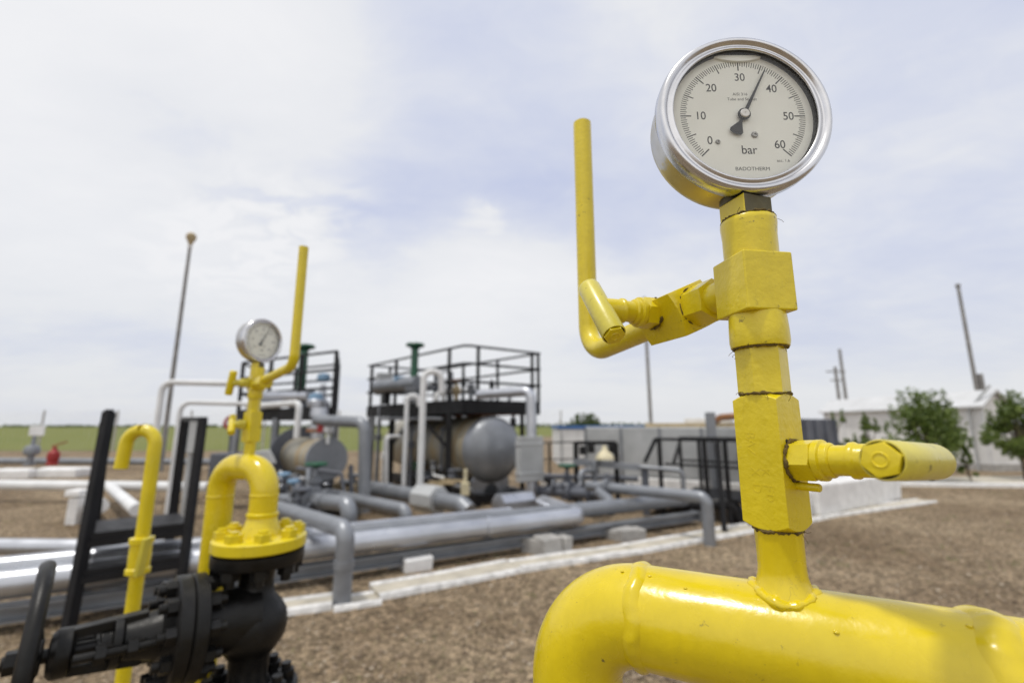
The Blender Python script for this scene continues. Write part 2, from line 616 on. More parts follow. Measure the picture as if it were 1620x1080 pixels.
SUN_EL = 75
sd = V((-0.86, -0.51, 0)).normalized() * math.cos(R(SUN_EL)) + UP * math.sin(R(SUN_EL))
sl = bpy.data.lights.new('sun', 'SUN'); sl.energy = 2.0; sl.angle = R(5.0); sl.color = (1.0, 0.955, 0.88)
so = bpy.data.objects.new('sun', sl); C.objects.link(so); so.location = (0, 0, 30)
so.rotation_euler = sd.to_track_quat('Z', 'Y').to_euler()

w = bpy.data.worlds.new('World'); sc.world = w; w.use_nodes = True
nt = w.node_tree
bg = nt.nodes['Background']
sky = nt.nodes.new('ShaderNodeTexSky'); sky.sky_type = 'NISHITA'; sky.sun_disc = False
sky.sun_elevation = R(SUN_EL); sky.sun_rotation = math.atan2(sd.x, sd.y); sky.air_density = 1.0; sky.dust_density = 2.0
tcw = nt.nodes.new('ShaderNodeTexCoord')
sep = nt.nodes.new('ShaderNodeSeparateXYZ'); nt.links.new(tcw.outputs['Generated'], sep.inputs[0])


def MT(op, a, b=None, c=None):
    n = nt.nodes.new('ShaderNodeMath'); n.operation = op
    for i, x in enumerate((a, b, c)):
        if x is None: continue
        if isinstance(x, (int, float)): n.inputs[i].default_value = x
        else: nt.links.new(x, n.inputs[i])
    return n.outputs[0]


zz = MT('ADD', MT('MAXIMUM', sep.outputs['Z'], 0.0), 0.16)
comb = nt.nodes.new('ShaderNodeCombineXYZ')
nt.links.new(MT('DIVIDE', sep.outputs['X'], zz), comb.inputs[0]); nt.links.new(MT('DIVIDE', sep.outputs['Y'], zz), comb.inputs[1])
mpw = nt.nodes.new('ShaderNodeMapping'); mpw.inputs['Rotation'].default_value = (0, 0, R(24)); mpw.inputs['Scale'].default_value = (0.62, 0.85, 1)
mpw.inputs['Location'].default_value = (3.1, 1.7, 0)
nt.links.new(comb.outputs[0], mpw.inputs[0])
n1 = noise(nt, mpw.outputs[0], 0.85, 6, 0.52, 0.35)
n2 = noise(nt, mpw.outputs[0], 3.2, 7, 0.6, 0.5)


def blob(px, py, wid, amp):
    """soft patch of thicker or thinner cloud round one direction of the sky"""
    d = (at(px, py, 10) - V((0, 0, H))).normalized()
    dp = nt.nodes.new('ShaderNodeVectorMath'); dp.operation = 'DISTANCE'
    nt.links.new(tcw.outputs['Generated'], dp.inputs[0]); dp.inputs[1].default_value = d
    mr = nt.nodes.new('ShaderNodeMapRange'); mr.interpolation_type = 'SMOOTHERSTEP'
    mr.inputs['From Min'].default_value = 0.0; mr.inputs['From Max'].default_value = wid
    mr.inputs['To Min'].default_value = amp; mr.inputs['To Max'].default_value = 0.0
    nt.links.new(dp.outputs['Value'], mr.inputs['Value'])
    return mr.outputs[0]


cov = MT('ADD', MT('MULTIPLY_ADD', n1, 1.35, -0.15), MT('MULTIPLY', n2, 0.34))
for b_ in ((240, 165, 0.22, -0.14), (740, 150, 0.42, -0.30), (960, 260, 0.35, -0.16), (1520, 180, 0.55, -0.24), (610, 370, 0.20, -0.14), (130, 520, 0.30, -0.12),
           (60, 330, 0.40, 0.13), (400, 20, 0.40, 0.12), (880, 520, 0.5, 0.08), (60, 30, 0.35, 0.12), (700, 470, 0.4, 0.10)):
    cov = MT('ADD', cov, blob(*b_))
n3 = noise(nt, mpw.outputs[0], 9.0, 8, 0.62, 0.8)
wisp = ramp(nt, n3, [(0.44, 0.0), (0.66, 1.0)])
cov = MT('ADD', cov, MT('MULTIPLY_ADD', n3, 0.22, -0.11))
for b_ in ((430, 372, 0.17, 0.62), (330, 400, 0.16, 0.30), (768, 345, 0.07, 0.35), (560, 330, 0.10, 0.15)):
    cov = MT('ADD', cov, MT('MULTIPLY', wisp, blob(*b_)))
rp = nt.nodes.new('ShaderNodeValToRGB')
nt.links.new(cov, rp.inputs[0])
el = rp.color_ramp.elements
el[0].position = 0.30; el[0].color = (5.9, 6.4, 8.3, 1)
el[1].position = 0.98; el[1].color = (9.3, 9.3, 9.45, 1)
e = el.new(0.52); e.color = (7.1, 7.45, 8.65, 1)
e = el.new(0.72); e.color = (8.6, 8.7, 9.0, 1)
# paler grey-white veil low over the horizon
veil = nt.nodes.new('ShaderNodeMapRange'); veil.inputs['From Min'].default_value = 0.0; veil.inputs['From Max'].default_value = 0.30
veil.inputs['To Min'].default_value = 0.75; veil.inputs['To Max'].default_value = 0.0
nt.links.new(sep.outputs['Z'], veil.inputs['Value'])
cl = mixc(nt, veil.outputs[0], rp.outputs[0], (7.7, 7.85, 8.15))
# unseen brighter patch of sky, added to light faces turned to the camera
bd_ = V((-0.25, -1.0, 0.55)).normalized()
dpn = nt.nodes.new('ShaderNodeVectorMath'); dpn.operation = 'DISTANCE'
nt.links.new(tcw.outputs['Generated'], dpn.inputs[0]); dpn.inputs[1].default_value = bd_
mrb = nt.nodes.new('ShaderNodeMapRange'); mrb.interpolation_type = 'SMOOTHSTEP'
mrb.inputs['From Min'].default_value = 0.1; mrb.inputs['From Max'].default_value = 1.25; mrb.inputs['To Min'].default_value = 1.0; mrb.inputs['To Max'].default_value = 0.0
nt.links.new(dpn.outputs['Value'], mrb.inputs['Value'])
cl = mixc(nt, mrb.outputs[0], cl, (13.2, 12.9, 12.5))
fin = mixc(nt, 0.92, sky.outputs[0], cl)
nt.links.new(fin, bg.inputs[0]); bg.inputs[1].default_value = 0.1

sc.view_settings.view_transform = 'Standard'; sc.view_settings.look = 'None'; sc.view_settings.exposure = 0; sc.view_settings.gamma = 1
sc.cycles.use_denoising = True
sc.cycles.max_bounces = 8; sc.cycles.transparent_max_bounces = 12; sc.cycles.caustics_reflective = False; sc.cycles.caustics_refractive = False
sc.cycles.sample_clamp_indirect = 8

# ------------------------------------------------------------------ the setting
mb = MB()
S_ = 60
xs = [-3000, -400, -80, -30, 40, 90, 400, 3000]; ys = [-60, 0, 28, 80, 400, 3500]
mb.v = [V((x, y, 0)) for y in ys for x in xs]
mb.f = [[j * 8 + i, j * 8 + i + 1, (j + 1) * 8 + i + 1, (j + 1) * 8 + i] for j in range(5) for i in range(7)]; mb.m = [0] * len(mb.f)
solo(mb, 'ground', 'gravel', kind='structure')
mb = MB()
fp = [V((-3000, 29.5, 0.006)), V((1.5, 29.5, 0.006)), V((1.5, 70, 0.006)), V((3000, 70, 0.006)), V((3000, 3400, 0.006)), V((-3000, 3400, 0.006))]
mb.add(fp, [(0, 1, 2, 3, 4, 5)])
solo(mb, 'field', 'field', kind='structure')

# loose stones on the gravel, real little solids
import numpy as np
rng = np.random.default_rng(3)
ico = [(0, 0, 1), (0.89, 0, 0.45), (0.28, 0.85, 0.45), (-0.72, 0.53, 0.45), (-0.72, -0.53, 0.45), (0.28, -0.85, 0.45), (0.72, 0.53, -0.3), (-0.28, 0.85, -0.3), (-0.89, 0, -0.3), (-0.28, -0.85, -0.3), (0.72, -0.53, -0.3)]
icf = [(0, 1, 2), (0, 2, 3), (0, 3, 4), (0, 4, 5), (0, 5, 1), (1, 6, 2), (2, 7, 3), (3, 8, 4), (4, 9, 5), (5, 10, 1), (2, 6, 7), (3, 7, 8), (4, 8, 9), (5, 9, 10), (1, 10, 6)]
ns = 26000
Yr = 2.4 + 11.6 * rng.random(ns) ** 1.55
Xr = (rng.random(ns) * 2 - 1) * (Yr * 1.18 + 0.3)
base = np.array(ico)
szs = 0.005 + 0.013 * rng.random(ns) ** 3
vs = []
sv = base[None, :, :] * (szs[:, None, None] * (0.6 + 0.8 * rng.random((ns, 1, 3)))) * np.array([1, 1, 0.7])
ang = rng.random(ns) * 6.28
ca, sa = np.cos(ang)[:, None], np.sin(ang)[:, None]
x = sv[:, :, 0] * ca - sv[:, :, 1] * sa + Xr[:, None]; y = sv[:, :, 0] * sa + sv[:, :, 1] * ca + Yr[:, None]; z = sv[:, :, 2] + szs[:, None] * 0.25
vv = np.stack([x, y, z], -1).reshape(-1, 3)
ff = (np.array(icf)[None] + (np.arange(ns) * len(ico))[:, None, None]).reshape(-1, 3)
me = bpy.data.meshes.new('loose_stones'); me.from_pydata(vv.tolist(), [], ff.tolist()); me.materials.append(MAT['stone'])
o = bpy.data.objects.new('loose_stones', me); C.objects.link(o); tag(o, 'loose brown stones strewn over the bare gravel ground', 'gravel', kind='stuff')

U = hv(.875, .484); W_ = hv(-.484, .875)                       # the yard's grid

# ------------------------------------------------------------------ pressure gauge
GL = Z3(.156, .285, .133)
g = thing('pressure_gauge', GL, 'large steel pressure gauge with readable white bar dial on the tall yellow valve', 'pressure gauge', 'pressure gauges on the valves')
GC = GL + V((0, -.013, .073))                                 # centre of the bezel's front
BK = V((0, 1, 0))
mb = MB().lathe(GC, BK, [(.0545, .009), (.0546, .012), (.0546, .031), (.0538, .0350), (.051, .037), (.03, .038), (.0005, .038)], 96)
part(mb, 'case', 'case', g, sharp=50)
mb = MB().lathe(GC, BK, [(.0546, .0130), (.0572, .0125), (.0580, .0110), (.0581, .0045), (.0576, .0022), (.0565, .0006), (.0550, .0), (.0536, .0006), (.0527, .0020), (.0521, .0026), (.0508, .0022), (.0496, .0012), (.0487, .0011), (.0482, .0016), (.0482, .0024), (.0500, .0025)], 128, cap=False)
bz = part(mb, 'bezel', 'bezel', g, sharp=80)
mb = MB().lathe(GC, BK, [(.0483, .0021), (.0481, .0026), (.0481, .0078), (.0470, .0080)], 96, cap=False)
part(mb, 'inner_ring', 'dialblack', g)
mb = MB().lathe(GC, BK, [(.0001, .0070), (.0480, .0070), (.0480, .0080), (.0001, .0080)], 96, cap=False)
dial = part(mb, 'dial', 'dial', g)
DY = .0070
D0 = GC + V((.0006, DY, .0008))


def dp(a, r, y=0.0): return D0 + V((r * math.cos(R(a)), -y, r * math.sin(R(a))))


mb = MB()
for i in range(121):
    a = 225 - i * 270 / 120
    major, mid = i % 20 == 0, i % 10 == 0
    r0 = .0350 if major else (.0353 if mid else (.0386 if i % 2 else .0380))
    wd = .00042 if major else (.00036 if mid else .00024)
    ra, rb = dp(a, r0), dp(a, .0423)
    tv = V((-math.sin(R(a)), 0, math.cos(R(a)))) * wd
    q = [ra - tv, ra + tv, rb + tv, rb - tv]
    mb.poly([p + V((0, -.00006, 0)) for p in q], V((0, .00005, 0)))


def text_mesh(mb, s, cx, cz, size, y=.00006, wscale=1.0, off=0.0):
    cu = bpy.data.curves.new('t', 'FONT'); cu.body = s; cu.size = size; cu.align_x = 'CENTER'; cu.align_y = 'CENTER'; cu.offset = off
    ob = bpy.data.objects.new('t', cu); C.objects.link(ob)
    dg = bpy.context.evaluated_depsgraph_get()
    me = bpy.data.meshes.new_from_object(ob.evaluated_get(dg))
    mb.add([D0 + V((cx + v.co.x * wscale, -y, cz + v.co.y)) for v in me.vertices], [tuple(p.vertices) for p in me.polygons])
    bpy.data.objects.remove(ob); bpy.data.meshes.remove(me); bpy.data.curves.remove(cu)


for k, val in enumerate((0, 10, 20, 30, 40, 50, 60)):
    a = 225 - k * 45
    rr = {0: .0293, 10: .0287, 20: .0293, 30: .0292, 40: .0293, 50: .0287, 60: .0293}[val]
    p = dp(a, rr) - D0
    ox, oz = {0: (-.0030, .0022), 10: (0, 0), 20: (.0009, .0006), 30: (.0004, .0004), 40: (.0008, 0), 50: (.0022, -.0003), 60: (.0022, -.0008)}[val]
    text_mesh(mb, str(val), p.x + ox, p.z + oz, .0084, wscale=.9, off=.00005)
text_mesh(mb, 'bar', 0.0020, -.0255, .0088, wscale=.92, off=.00005)
text_mesh(mb, 'BADOTHERM', 0.0030, -.0392, .0037, wscale=1.04)
text_mesh(mb, 'AISI 316', -.0004, .0166, .0030)
text_mesh(mb, 'Tube and Socket', .0006, .0128, .0030)
text_mesh(mb, 'acc. 1.6', .0240, -.0332, .0029)
part(mb, 'dial_markings', 'dialblack', dial)
for (sx, sz, sr) in ((.0066, -.0143, .0022), (-.0186, -.0196, .0016)):
    mb = MB().lathe(D0 + V((sx, 0, sz)), V((0, -1, 0)), [(sr, 0), (sr, .0006), (sr * .8, .0011), (sr * .35, .0012), (sr * .3, .0006), (.00001, .0006)], 24)
    part(mb, 'screw', 'screw', dial)
# needle
NA = 63.2
nd = V((math.cos(R(NA)), 0, math.sin(R(NA)))); npd = V((-math.sin(R(NA)), 0, math.cos(R(NA))))
N0 = D0 + V((0, -.0022, 0))
prof = [(.0380, .00022), (.0375, .00045), (.02, .00075), (.0045, .00125), (0, .0011), (-.0065, .0011), (-.0135, .0046), (-.0152, .0040), (-.0160, .0012)]
pts = [N0 + nd * s + npd * wv for s, wv in prof] + [N0 + nd * s - npd * wv for s, wv in reversed(prof)]
mb = MB().poly(pts, V((0, .0005, 0)))
mb.lathe(N0 + V((0, .0006, 0)), V((0, -1, 0)), [(.0042, 0), (.0042, .0010), (.0039, .0013), (.0001, .0013)], 40)
nee = part(mb, 'needle', 'dialblack', g)
mb = MB().lathe(N0, V((0, -1, 0)), [(.0031, .0), (.0031, .0012), (.0027, .0016), (.0006, .0016), (.0005, .0012), (.0001, .0012)], 36)
part(mb, 'needle_cap', 'whitecap', nee)
mb = MB()
lens = []
for k in range(25):
    t = -1 + 2 * k / 24
    lens.append(V((t * .0182, 0, .0437 - .0012 * (1 - t * t) - .0)))
lo = [V((t.x, 0, .0462 - .0050 * max(0, 1 - (t.x / .0182) ** 2) ** .7)) for t in lens]
hi = [V((t.x, 0, .0458 + .0006 * (1 - (t.x / .0182) ** 2))) for t in lens]
mb.poly([D0 + p for p in lo] + [D0 + p for p in reversed(hi)], V((0, -.0018, 0)))
part(mb, 'air_bubble', 'bubble', g, bevel=.0005)
mb = MB().lathe(GC, BK, [(.0001, .0030), (.0484, .0030), (.0484, .0040), (.0001, .0040)], 64, cap=False)
part(mb, 'glass', 'glass', g)
# square socket, left face overpainted
a15 = R(17)
mb = MB()
sq = []
for k in range(4):
    a = a15 + math.pi / 4 + k * math.pi / 2
    sq.append(V((math.cos(a) * .0158, math.sin(a) * .0158, 0)))
mb.add([GL + p + V((0, .0015, -.001)) for p in sq] + [GL + p + V((0, .0015, .0146)) for p in sq], [(0, 1, 2, 3), (7, 6, 5, 4), (1, 2, 6, 5), (3, 0, 4, 7), (2, 3, 7, 6), (0, 1, 5, 4)])
mb.m = [0, 0, 1, 0, 0, 1]
mb.lathe(GL + V((0, .008, .0146)), UP, [(.0125, 0), (.0125, .008)], 24)
part(mb, 'square_socket', ['brass', 'yellow'], g, bevel=.0008)

g2 = copy_tree(g)
c2 = V((-.662, 1.19, H))
G2Z = .148 + H
g2.location = (c2.x, c2.y, G2Z); g2.rotation_euler = (0, 0, R(66))
tag(g2, 'small blurred pressure gauge turned aside on the yellow U pipe above the black valve')


# ------------------------------------------------------------------ needle valves
def grime_ring(p, r, parent, seed, th=.0008):
    rg = random.Random(seed)
    mb = MB().torus(p, UP, r, th, 64, 8, .55, seed)
    for k in range(5):                                           # frayed sealing fibres
        a = rg.uniform(0, 6.28); q = V(p) + V((math.cos(a), math.sin(a), 0)) * r
        pts = [q]; d = V((math.cos(a), math.sin(a), rg.uniform(-.8, .4)))
        for _ in range(7):
            d = (d + V((rg.uniform(-1, 1), rg.uniform(-1, 1), rg.uniform(-1.1, .7))) * .7).normalized()
            pts.append(pts[-1] + d * .0010)
        mb.tube(pts, .00014, 5)
    part(mb, 'sealing_thread', 'grime', parent)


def stem_and_handle(parent, p, d, bar, L, r, hl, matS='yellow', matB='yellow', offs=0.0, near=-1, nutr=.0125, hf=None):
    """stem from p along d to a T bar along bar"""
    d = d.normalized(); bar = bar.normalized()
    mb = MB().prism(p, d, 6, nutr, .0125, .45, R(10))
    mb.lathe(p + d * .0125, d, [(nutr * .90, 0), (nutr * .95, .0008), (nutr * .95, .0038), (nutr * .8, .0045), (nutr * .8, .0075), (r * .98, .0085)], 36)
    part(mb, 'gland_nut', matS, parent, bevel=.0006)
    mb = MB().lathe(p + d * .018, d, [(r * .93, 0), (r * .93, .011), (r * 1.10, .0115), (r * 1.12, .0135), (r * 1.04, .0145), (r * 1.0, .015), (r * 1.0, L - .018 - .3 * r)], 36)
    part(mb, 'stem', matS, parent, sharp=50)
    c = p + d * L + bar * offs
    rb = r * 1.0
    ll = hl + (hl if hf is None else hf)
    e = bar * near
    mb = MB().lathe(c + e * hl, -e, [(rb * .90, .003), (rb * .90, 0), (rb * .97, 0), (rb, .0008), (rb, ll - .004), (rb * .93, ll - .001), (rb * .8, ll), (.0002, ll)], 40, cap=False)
    t = part(mb, 'handle_bar', matB, parent, sharp=50)
    mb = MB().lathe(c + e * (hl - .0028), e, [(rb * .90, 0), (rb * .90, .0002)], 24)
    part(mb, 'bar_recess', 'dialblack', t)
    mb = MB().prism(c + e * (hl - .0032), e, 6, rb * .90, .0052, .35, R(17))
    mb.torus(c + e * (hl + .0019), e, rb * .34, rb * .07, 20, 6)
    part(mb, 'bolt_head', 'yellow', t, bevel=.0004)


gv = thing('gauge_valve', Z3(.156, .285, -.085), 'tall yellow square needle valve with two T handles carrying the large gauge', 'needle valve', 'yellow gauge valves')
AX = V((.156, .285, 0))


def ax(z): return V((AX.x, AX.y, z + H))


mb = MB().lathe(ax(.1335), -UP, [(.0158, 0), (.0168, .0012), (.0170, .004), (.0163, .012), (.0163, .02), (.0161, .032)], 48)
part(mb, 'coupling', 'yellow', gv, sharp=60)
grime_ring(ax(.1335), .0158, gv, 5)
cph = R(8)
mb = MB().box(ax(.0880) - V((.0006, 0, 0)), (.0332, .0332, .0375), cph)
part(mb, 'tee_block', 'yellow', gv, bevel=.0012, seg=3)
mb = MB().lathe(ax(.0708), -UP, [(.0162, 0), (.0166, .003), (.0171, .012), (.0172, .019), (.0166, .0222), (.0145, .0228)], 48)
part(mb, 'collar', 'yellow', gv, sharp=50)
grime_ring(ax(.048), .0150, gv, 6)
mb = MB().prism(ax(.019), UP, 6, .0148, .030, .3, R(11))
part(mb, 'hex_nipple', 'yellow', gv, bevel=.0005)
grime_ring(ax(.0195), .0140, gv, 7)
bph = R(33)
ub, vb = V((math.cos(bph), math.sin(bph), 0)), V((-math.sin(bph), math.cos(bph), 0))
BS = .0266
mb = MB().prism(ax(-.0585), UP, 4, BS / 2 * math.sqrt(2), .0775, .62, R(45), per=14, e=(ub, vb))
part(mb, 'valve_block', 'yellow', gv, bevel=.0005)
grime_ring(ax(-.0588), .0128, gv, 8, .0009)
mb = MB().lathe(ax(-.0575), -UP, [(.0128, 0), (.0126, .010), (.0125, .022), (.0128, .026), (.0138, .030), (.0156, .0335), (.0175, .0375)], 48)
part(mb, 'stub_pipe', 'yellow_gloss', gv, sharp=60)
mb = MB()
rg = random.Random(2)
pmv = hv(.486, .874)
vs = []; nW, mW = 72, 9
for k in range(nW):
    a = 2 * math.pi * k / nW
    dr = V((math.cos(a), math.sin(a), 0))
    rr = .0158 + .0008 * math.sin(a * 3 + 1) + rg.uniform(-.0004, .0004)
    am = .0022 + .0005 * math.sin(a * 11 + 2) + .0016 * max(0, math.cos(a - 3.9)) ** 8 + rg.uniform(-.0002, .0002)
    off = dr.dot(pmv) * rr
    zc = -.0905 - (.030 - math.sqrt(.030 ** 2 - off ** 2)) * 1.05
    for j in range(mW):
        b_ = math.pi * 2 * j / mW
        vs.append(ax(zc + am * .9 * math.sin(b_)) + dr * (rr + am * 1.25 * math.cos(b_)))
mb.add(vs, [(k * mW + j, ((k + 1) % nW) * mW + j, ((k + 1) % nW) * mW + (j + 1) % mW, k * mW + (j + 1) % mW) for k in range(nW) for j in range(mW)])
part(mb, 'weld_bead', 'yellow_gloss', gv, sharp=80)
# stamped marks on the broad face of the block
mb = MB()
BF = ax(-.022) - ub * (BS / 2)
for s_, along, acr, size in (('BAZ', .012, -.004, .0075), ('X', -.004, -.003, .0075), ('D', -.0135, -.003, .0075), ('K', -.004, .003, .0065), ('F', -.0125, .004, .0085), ('D', -.018, .0045, .006)):
    cu = bpy.data.curves.new('t', 'FONT'); cu.body = s_; cu.size = size; cu.align_x = 'CENTER'; cu.align_y = 'CENTER'; cu.extrude = .00013
    ob = bpy.data.objects.new('t', cu); C.objects.link(ob)
    me = bpy.data.meshes.new_from_object(ob.evaluated_get(bpy.context.evaluated_depsgraph_get()))
    mb.add([BF - UP * (v.co.x - along) - vb * (v.co.y + acr) * -1 * -1 - ub * v.co.z for v in me.vertices], [tuple(p.vertices) for p in me.polygons])
    bpy.data.objects.remove(ob); bpy.data.meshes.remove(me); bpy.data.curves.remove(cu)
part(mb, 'stamped_marks', 'yellow', gv)
SPX = V((AX.x - .304 * .085 - .953 * .0165, AX.y + .953 * .085 - .304 * .0165, .0893 + H))
# lower needle valve, on the block's right face
P0 = ax(-.0192) - vb * (BS / 2)
stem_and_handle(gv, P0, -vb + UP * .05, ub - UP * .050, .0585, .0086, .047, 'yellow', 'yellow_old', hf=.017, nutr=.0118)
mb = MB().torus(P0 - vb * .0004, -vb, .0112, .0011, 48, 8, .5, 31)
part(mb, 'joint_grime', 'grime', gv)
mb = MB().torus(SPX, hv(-.953, -.304), .0122, .0010, 48, 8, .5, 32)
part(mb, 'joint_grime', 'grime', gv)
mb = MB().lathe(ax(-.0335) - vb * (BS / 2) + ub * .0005, -vb, [(.0023, 0), (.0023, .0115), (.0018, .0122), (.0001, .0122)], 16)
part(mb, 'locking_pin', 'yellow', gv)
mb = MB().lathe(ax(-.0085) - vb * (BS / 2) - ub * .0062, -vb, [(.0013, 0), (.0013, .0002)], 16)
part(mb, 'tell_tale_hole', 'dialblack', gv)
# upper branch to the vent
bd = hv(-.304, .953); bs = hv(-.953, -.304)
BZ = .0893


def br(s): return V((AX.x + .0 + bd.x * s, AX.y + bd.y * s, BZ + H))


mb = MB().cyl(br(.014), br(.05), .0115)
mb.prism(br(.034), bd, 6, .0158, .021, .35, R(25))
part(mb, 'branch_nut', 'yellow', gv, bevel=.0005)
mb = MB().prism(br(.054), bd, 4, .0245, .052, .5, R(20), per=10)
part(mb, 'angle_block', 'yellow', gv, bevel=.0006)
mb = MB().torus(br(.0545), bd, .0150, .0007, 48, 8, .5, 9)
part(mb, 'joint_grime', 'grime', gv)
SP = br(.085) + bs * .0155
stem_and_handle(gv, SP, bs, bd * .62 + UP * .78, .0490, .0090, .0305, 'yellow', 'yellow_old', near=-1, nutr=.0128)
VX = br(.231) - UP * .011
mb = MB().tube(densify(fillet([br(.10) - UP * .003, VX, V((VX.x, VX.y, zat(196, VX.y)))], .032, 14), .05), .0107, 32)
part(mb, 'vent_pipe', 'yellow', gv, sharp=50)

# ------------------------------------------------------------------ foreground pipe
pd = hv(.874, -.486)
PZ = H - .12
PA = V((.156, .285, PZ)); PR = .030
mb = MB()
LEG = PA - pd * .128
path = fillet([V((LEG.x, LEG.y, 0)), V((LEG.x, LEG.y, PZ)), PA + pd * .44, V((PA.x + pd.x * .44, PA.y + pd.y * .44, 0))], [.046, .09], 24)
gp = thing('gas_pipe', (PA.x, PA.y, 0), 'thick glossy yellow pipe with welded elbow under the large gauge', 'pipe')
mb.tube(densify(path, .03), PR, 64)
part(mb, 'pipe_run', 'yellow_gloss', gp, sharp=60)


def weld(parent, c, d, r, th, seed, mat='yellow_gloss', wid=None):
    rg = random.Random(seed); d = d.normalized(); e1, e2, _ = frame(d)
    n = 72; wid = wid or th * 2.6
    mb = MB(); vs = []; m = 9
    for k in range(n):
        a = 2 * math.pi * k / n
        cc = e1 * math.cos(a) + e2 * math.sin(a)
        amp = th * (1 + .10 * math.sin(k * 1.9) + .15 * math.sin(k * .45 + seed) + rg.uniform(-.10, .10)); sh = wid * .18 * math.sin(k * .5 + seed) + rg.uniform(-.05, .05) * wid
        for j in range(m):
            t = -1 + 2 * j / (m - 1)
            vs.append(c + cc * (r - .0004 + amp * (1 - t * t)) + d * (t * wid + sh))
    fs = [(k * m + j, ((k + 1) % n) * m + j, ((k + 1) % n) * m + j + 1, k * m + j + 1) for k in range(n) for j in range(m - 1)]
    mb.add(vs, fs)
    return part(mb, 'weld_bead', mat, parent, sharp=80)


weld(gp, PA - pd * .0815, pd, PR, .0022, 3, wid=.0055)
weld(gp, PA + pd * .0845, pd, PR, .0030, 4, wid=.0085)
# paint runs and lumps
rg = random.Random(8)
for k in range(16):
    a = rg.uniform(.2, 2.2); s = rg.choice((-1, 1)) * rg.uniform(.01, .1)
    e1, e2, _ = frame(pd)
    if k > 5: break
    c = PA + pd * s + (UP * math.sin(a) + hv(-.486, -.874) * math.cos(a)) * PR
    part(MB().sphere(c, rg.uniform(.0004, .0010), 10, (1.8, 1.8, 1)), 'paint_lump', 'yellow_gloss', gp, sharp=80)

# ------------------------------------------------------------------ second assembly
LR = V((-.5986, 1.16, 0)); LL = V((-.750, 1.235, 0))
ud = (LL - LR).normalized()
UZ = H - .1005; r2 = .0315
up = thing('gas_pipe', (LR.x, LR.y, 0), 'yellow U bend pipe bolted by its flange to the black handwheel valve', 'pipe')
mb = MB().tube(densify(fillet([V((LR.x, LR.y, H - .245)), V((LR.x, LR.y, UZ)), V((LL.x, LL.y, UZ)), V((LL.x, LL.y, 0))], [.06, .06], 14), .05), r2, 40)
part(mb, 'pipe_run', 'yellow_gloss', up, sharp=60)
FZ = H - .2535
mb = MB().lathe(V((LR.x, LR.y, FZ + .052)), -UP, [(r2, 0), (r2 + .004, .003), (r2 + .004, .008), (r2 + .001, .012), (r2 + .006, .03), (r2 + .016, .052), (.095, .052), (.101, .056), (.101, .077), (.098, .080), (.001, .080)], 64)
fl = part(mb, 'flange', 'yellow', up, sharp=40)
bolts = []
for k in range(8):
    a = R(22.5 + 45 * k + 8)
    c = V((LR.x + .079 * math.cos(a), LR.y + .079 * math.sin(a), FZ))
    mb = MB().prism(c, UP, 6, .0185, .017, .35, R(13 * k)).cyl(c + UP * .017, c + UP * .023, .0105)
    part(mb, 'flange_nut', 'yellow', fl, bevel=.001)
weld(up, V((LR.x, LR.y, UZ - .062)), UP, r2, .0015, 5)
weld(up, V((LL.x, LL.y, UZ - .075)), UP, r2, .0015, 6)

gv2 = thing('gauge_valve', (c2.x, c2.y, UZ + r2), 'blurred yellow needle valve with bent vent pipe on top of the yellow U pipe', 'needle valve', 'yellow gauge valves')


def a2(z): return V((c2.x, c2.y, z + H))


mb = MB().lathe(a2(.150), -UP, [(.0165, 0), (.017, .004), (.017, .03)], 32)
part(mb, 'coupling', 'yellow', gv2)
mb = MB().box(a2(.109), (.034, .034, .037), R(48))
part(mb, 'tee_block', 'yellow', gv2, bevel=.0012)
mb = MB().lathe(a2(.092), -UP, [(.0172, 0), (.0176, .019), (.0170, .0222), (.0145, .0228)], 32).prism(a2(.035), UP, 6, .0150, .036, .3, R(5))
part(mb, 'collar', 'yellow', gv2)
mb = MB().prism(a2(-.040), UP, 4, .0215, .0785, .62, R(20), per=10)
part(mb, 'valve_block', 'yellow', gv2, bevel=.0005)
mb = MB().lathe(a2(-.038), -UP, [(.0130, 0), (.0130, .03), (.022, .042)], 32)
part(mb, 'stub_pipe', 'yellow', gv2)
vd2 = hv(.188, -.17)
e2v = V((-.493, 1.03, .134 + H))
vtop = V((e2v.x, e2v.y, zat(391, 1.03)))
mb = MB().tube(densify(fillet([a2(.109) + vd2 * .015, e2v, vtop], .032, 12), .05), .0107, 28)
part(mb, 'vent_pipe', 'yellow', gv2)
mb = MB().prism(a2(.109) + vd2 * .017, vd2, 6, .0185, .05, .3, 0.3)
part(mb, 'branch_nut', 'yellow', gv2, bevel=.0005)
lf = hv(-.86, -.5)
stem_and_handle(gv2, a2(.109) + lf * .016, lf, UP + hv(.4, -.3) * .3, .040, .0088, .030, 'yellow_old', 'yellow')
stem_and_handle(gv2, a2(.005) + lf * .014, lf, UP * .9 + hv(-.5, .86) * .8, .030, .0085, .028, 'yellow_old', 'yellow')

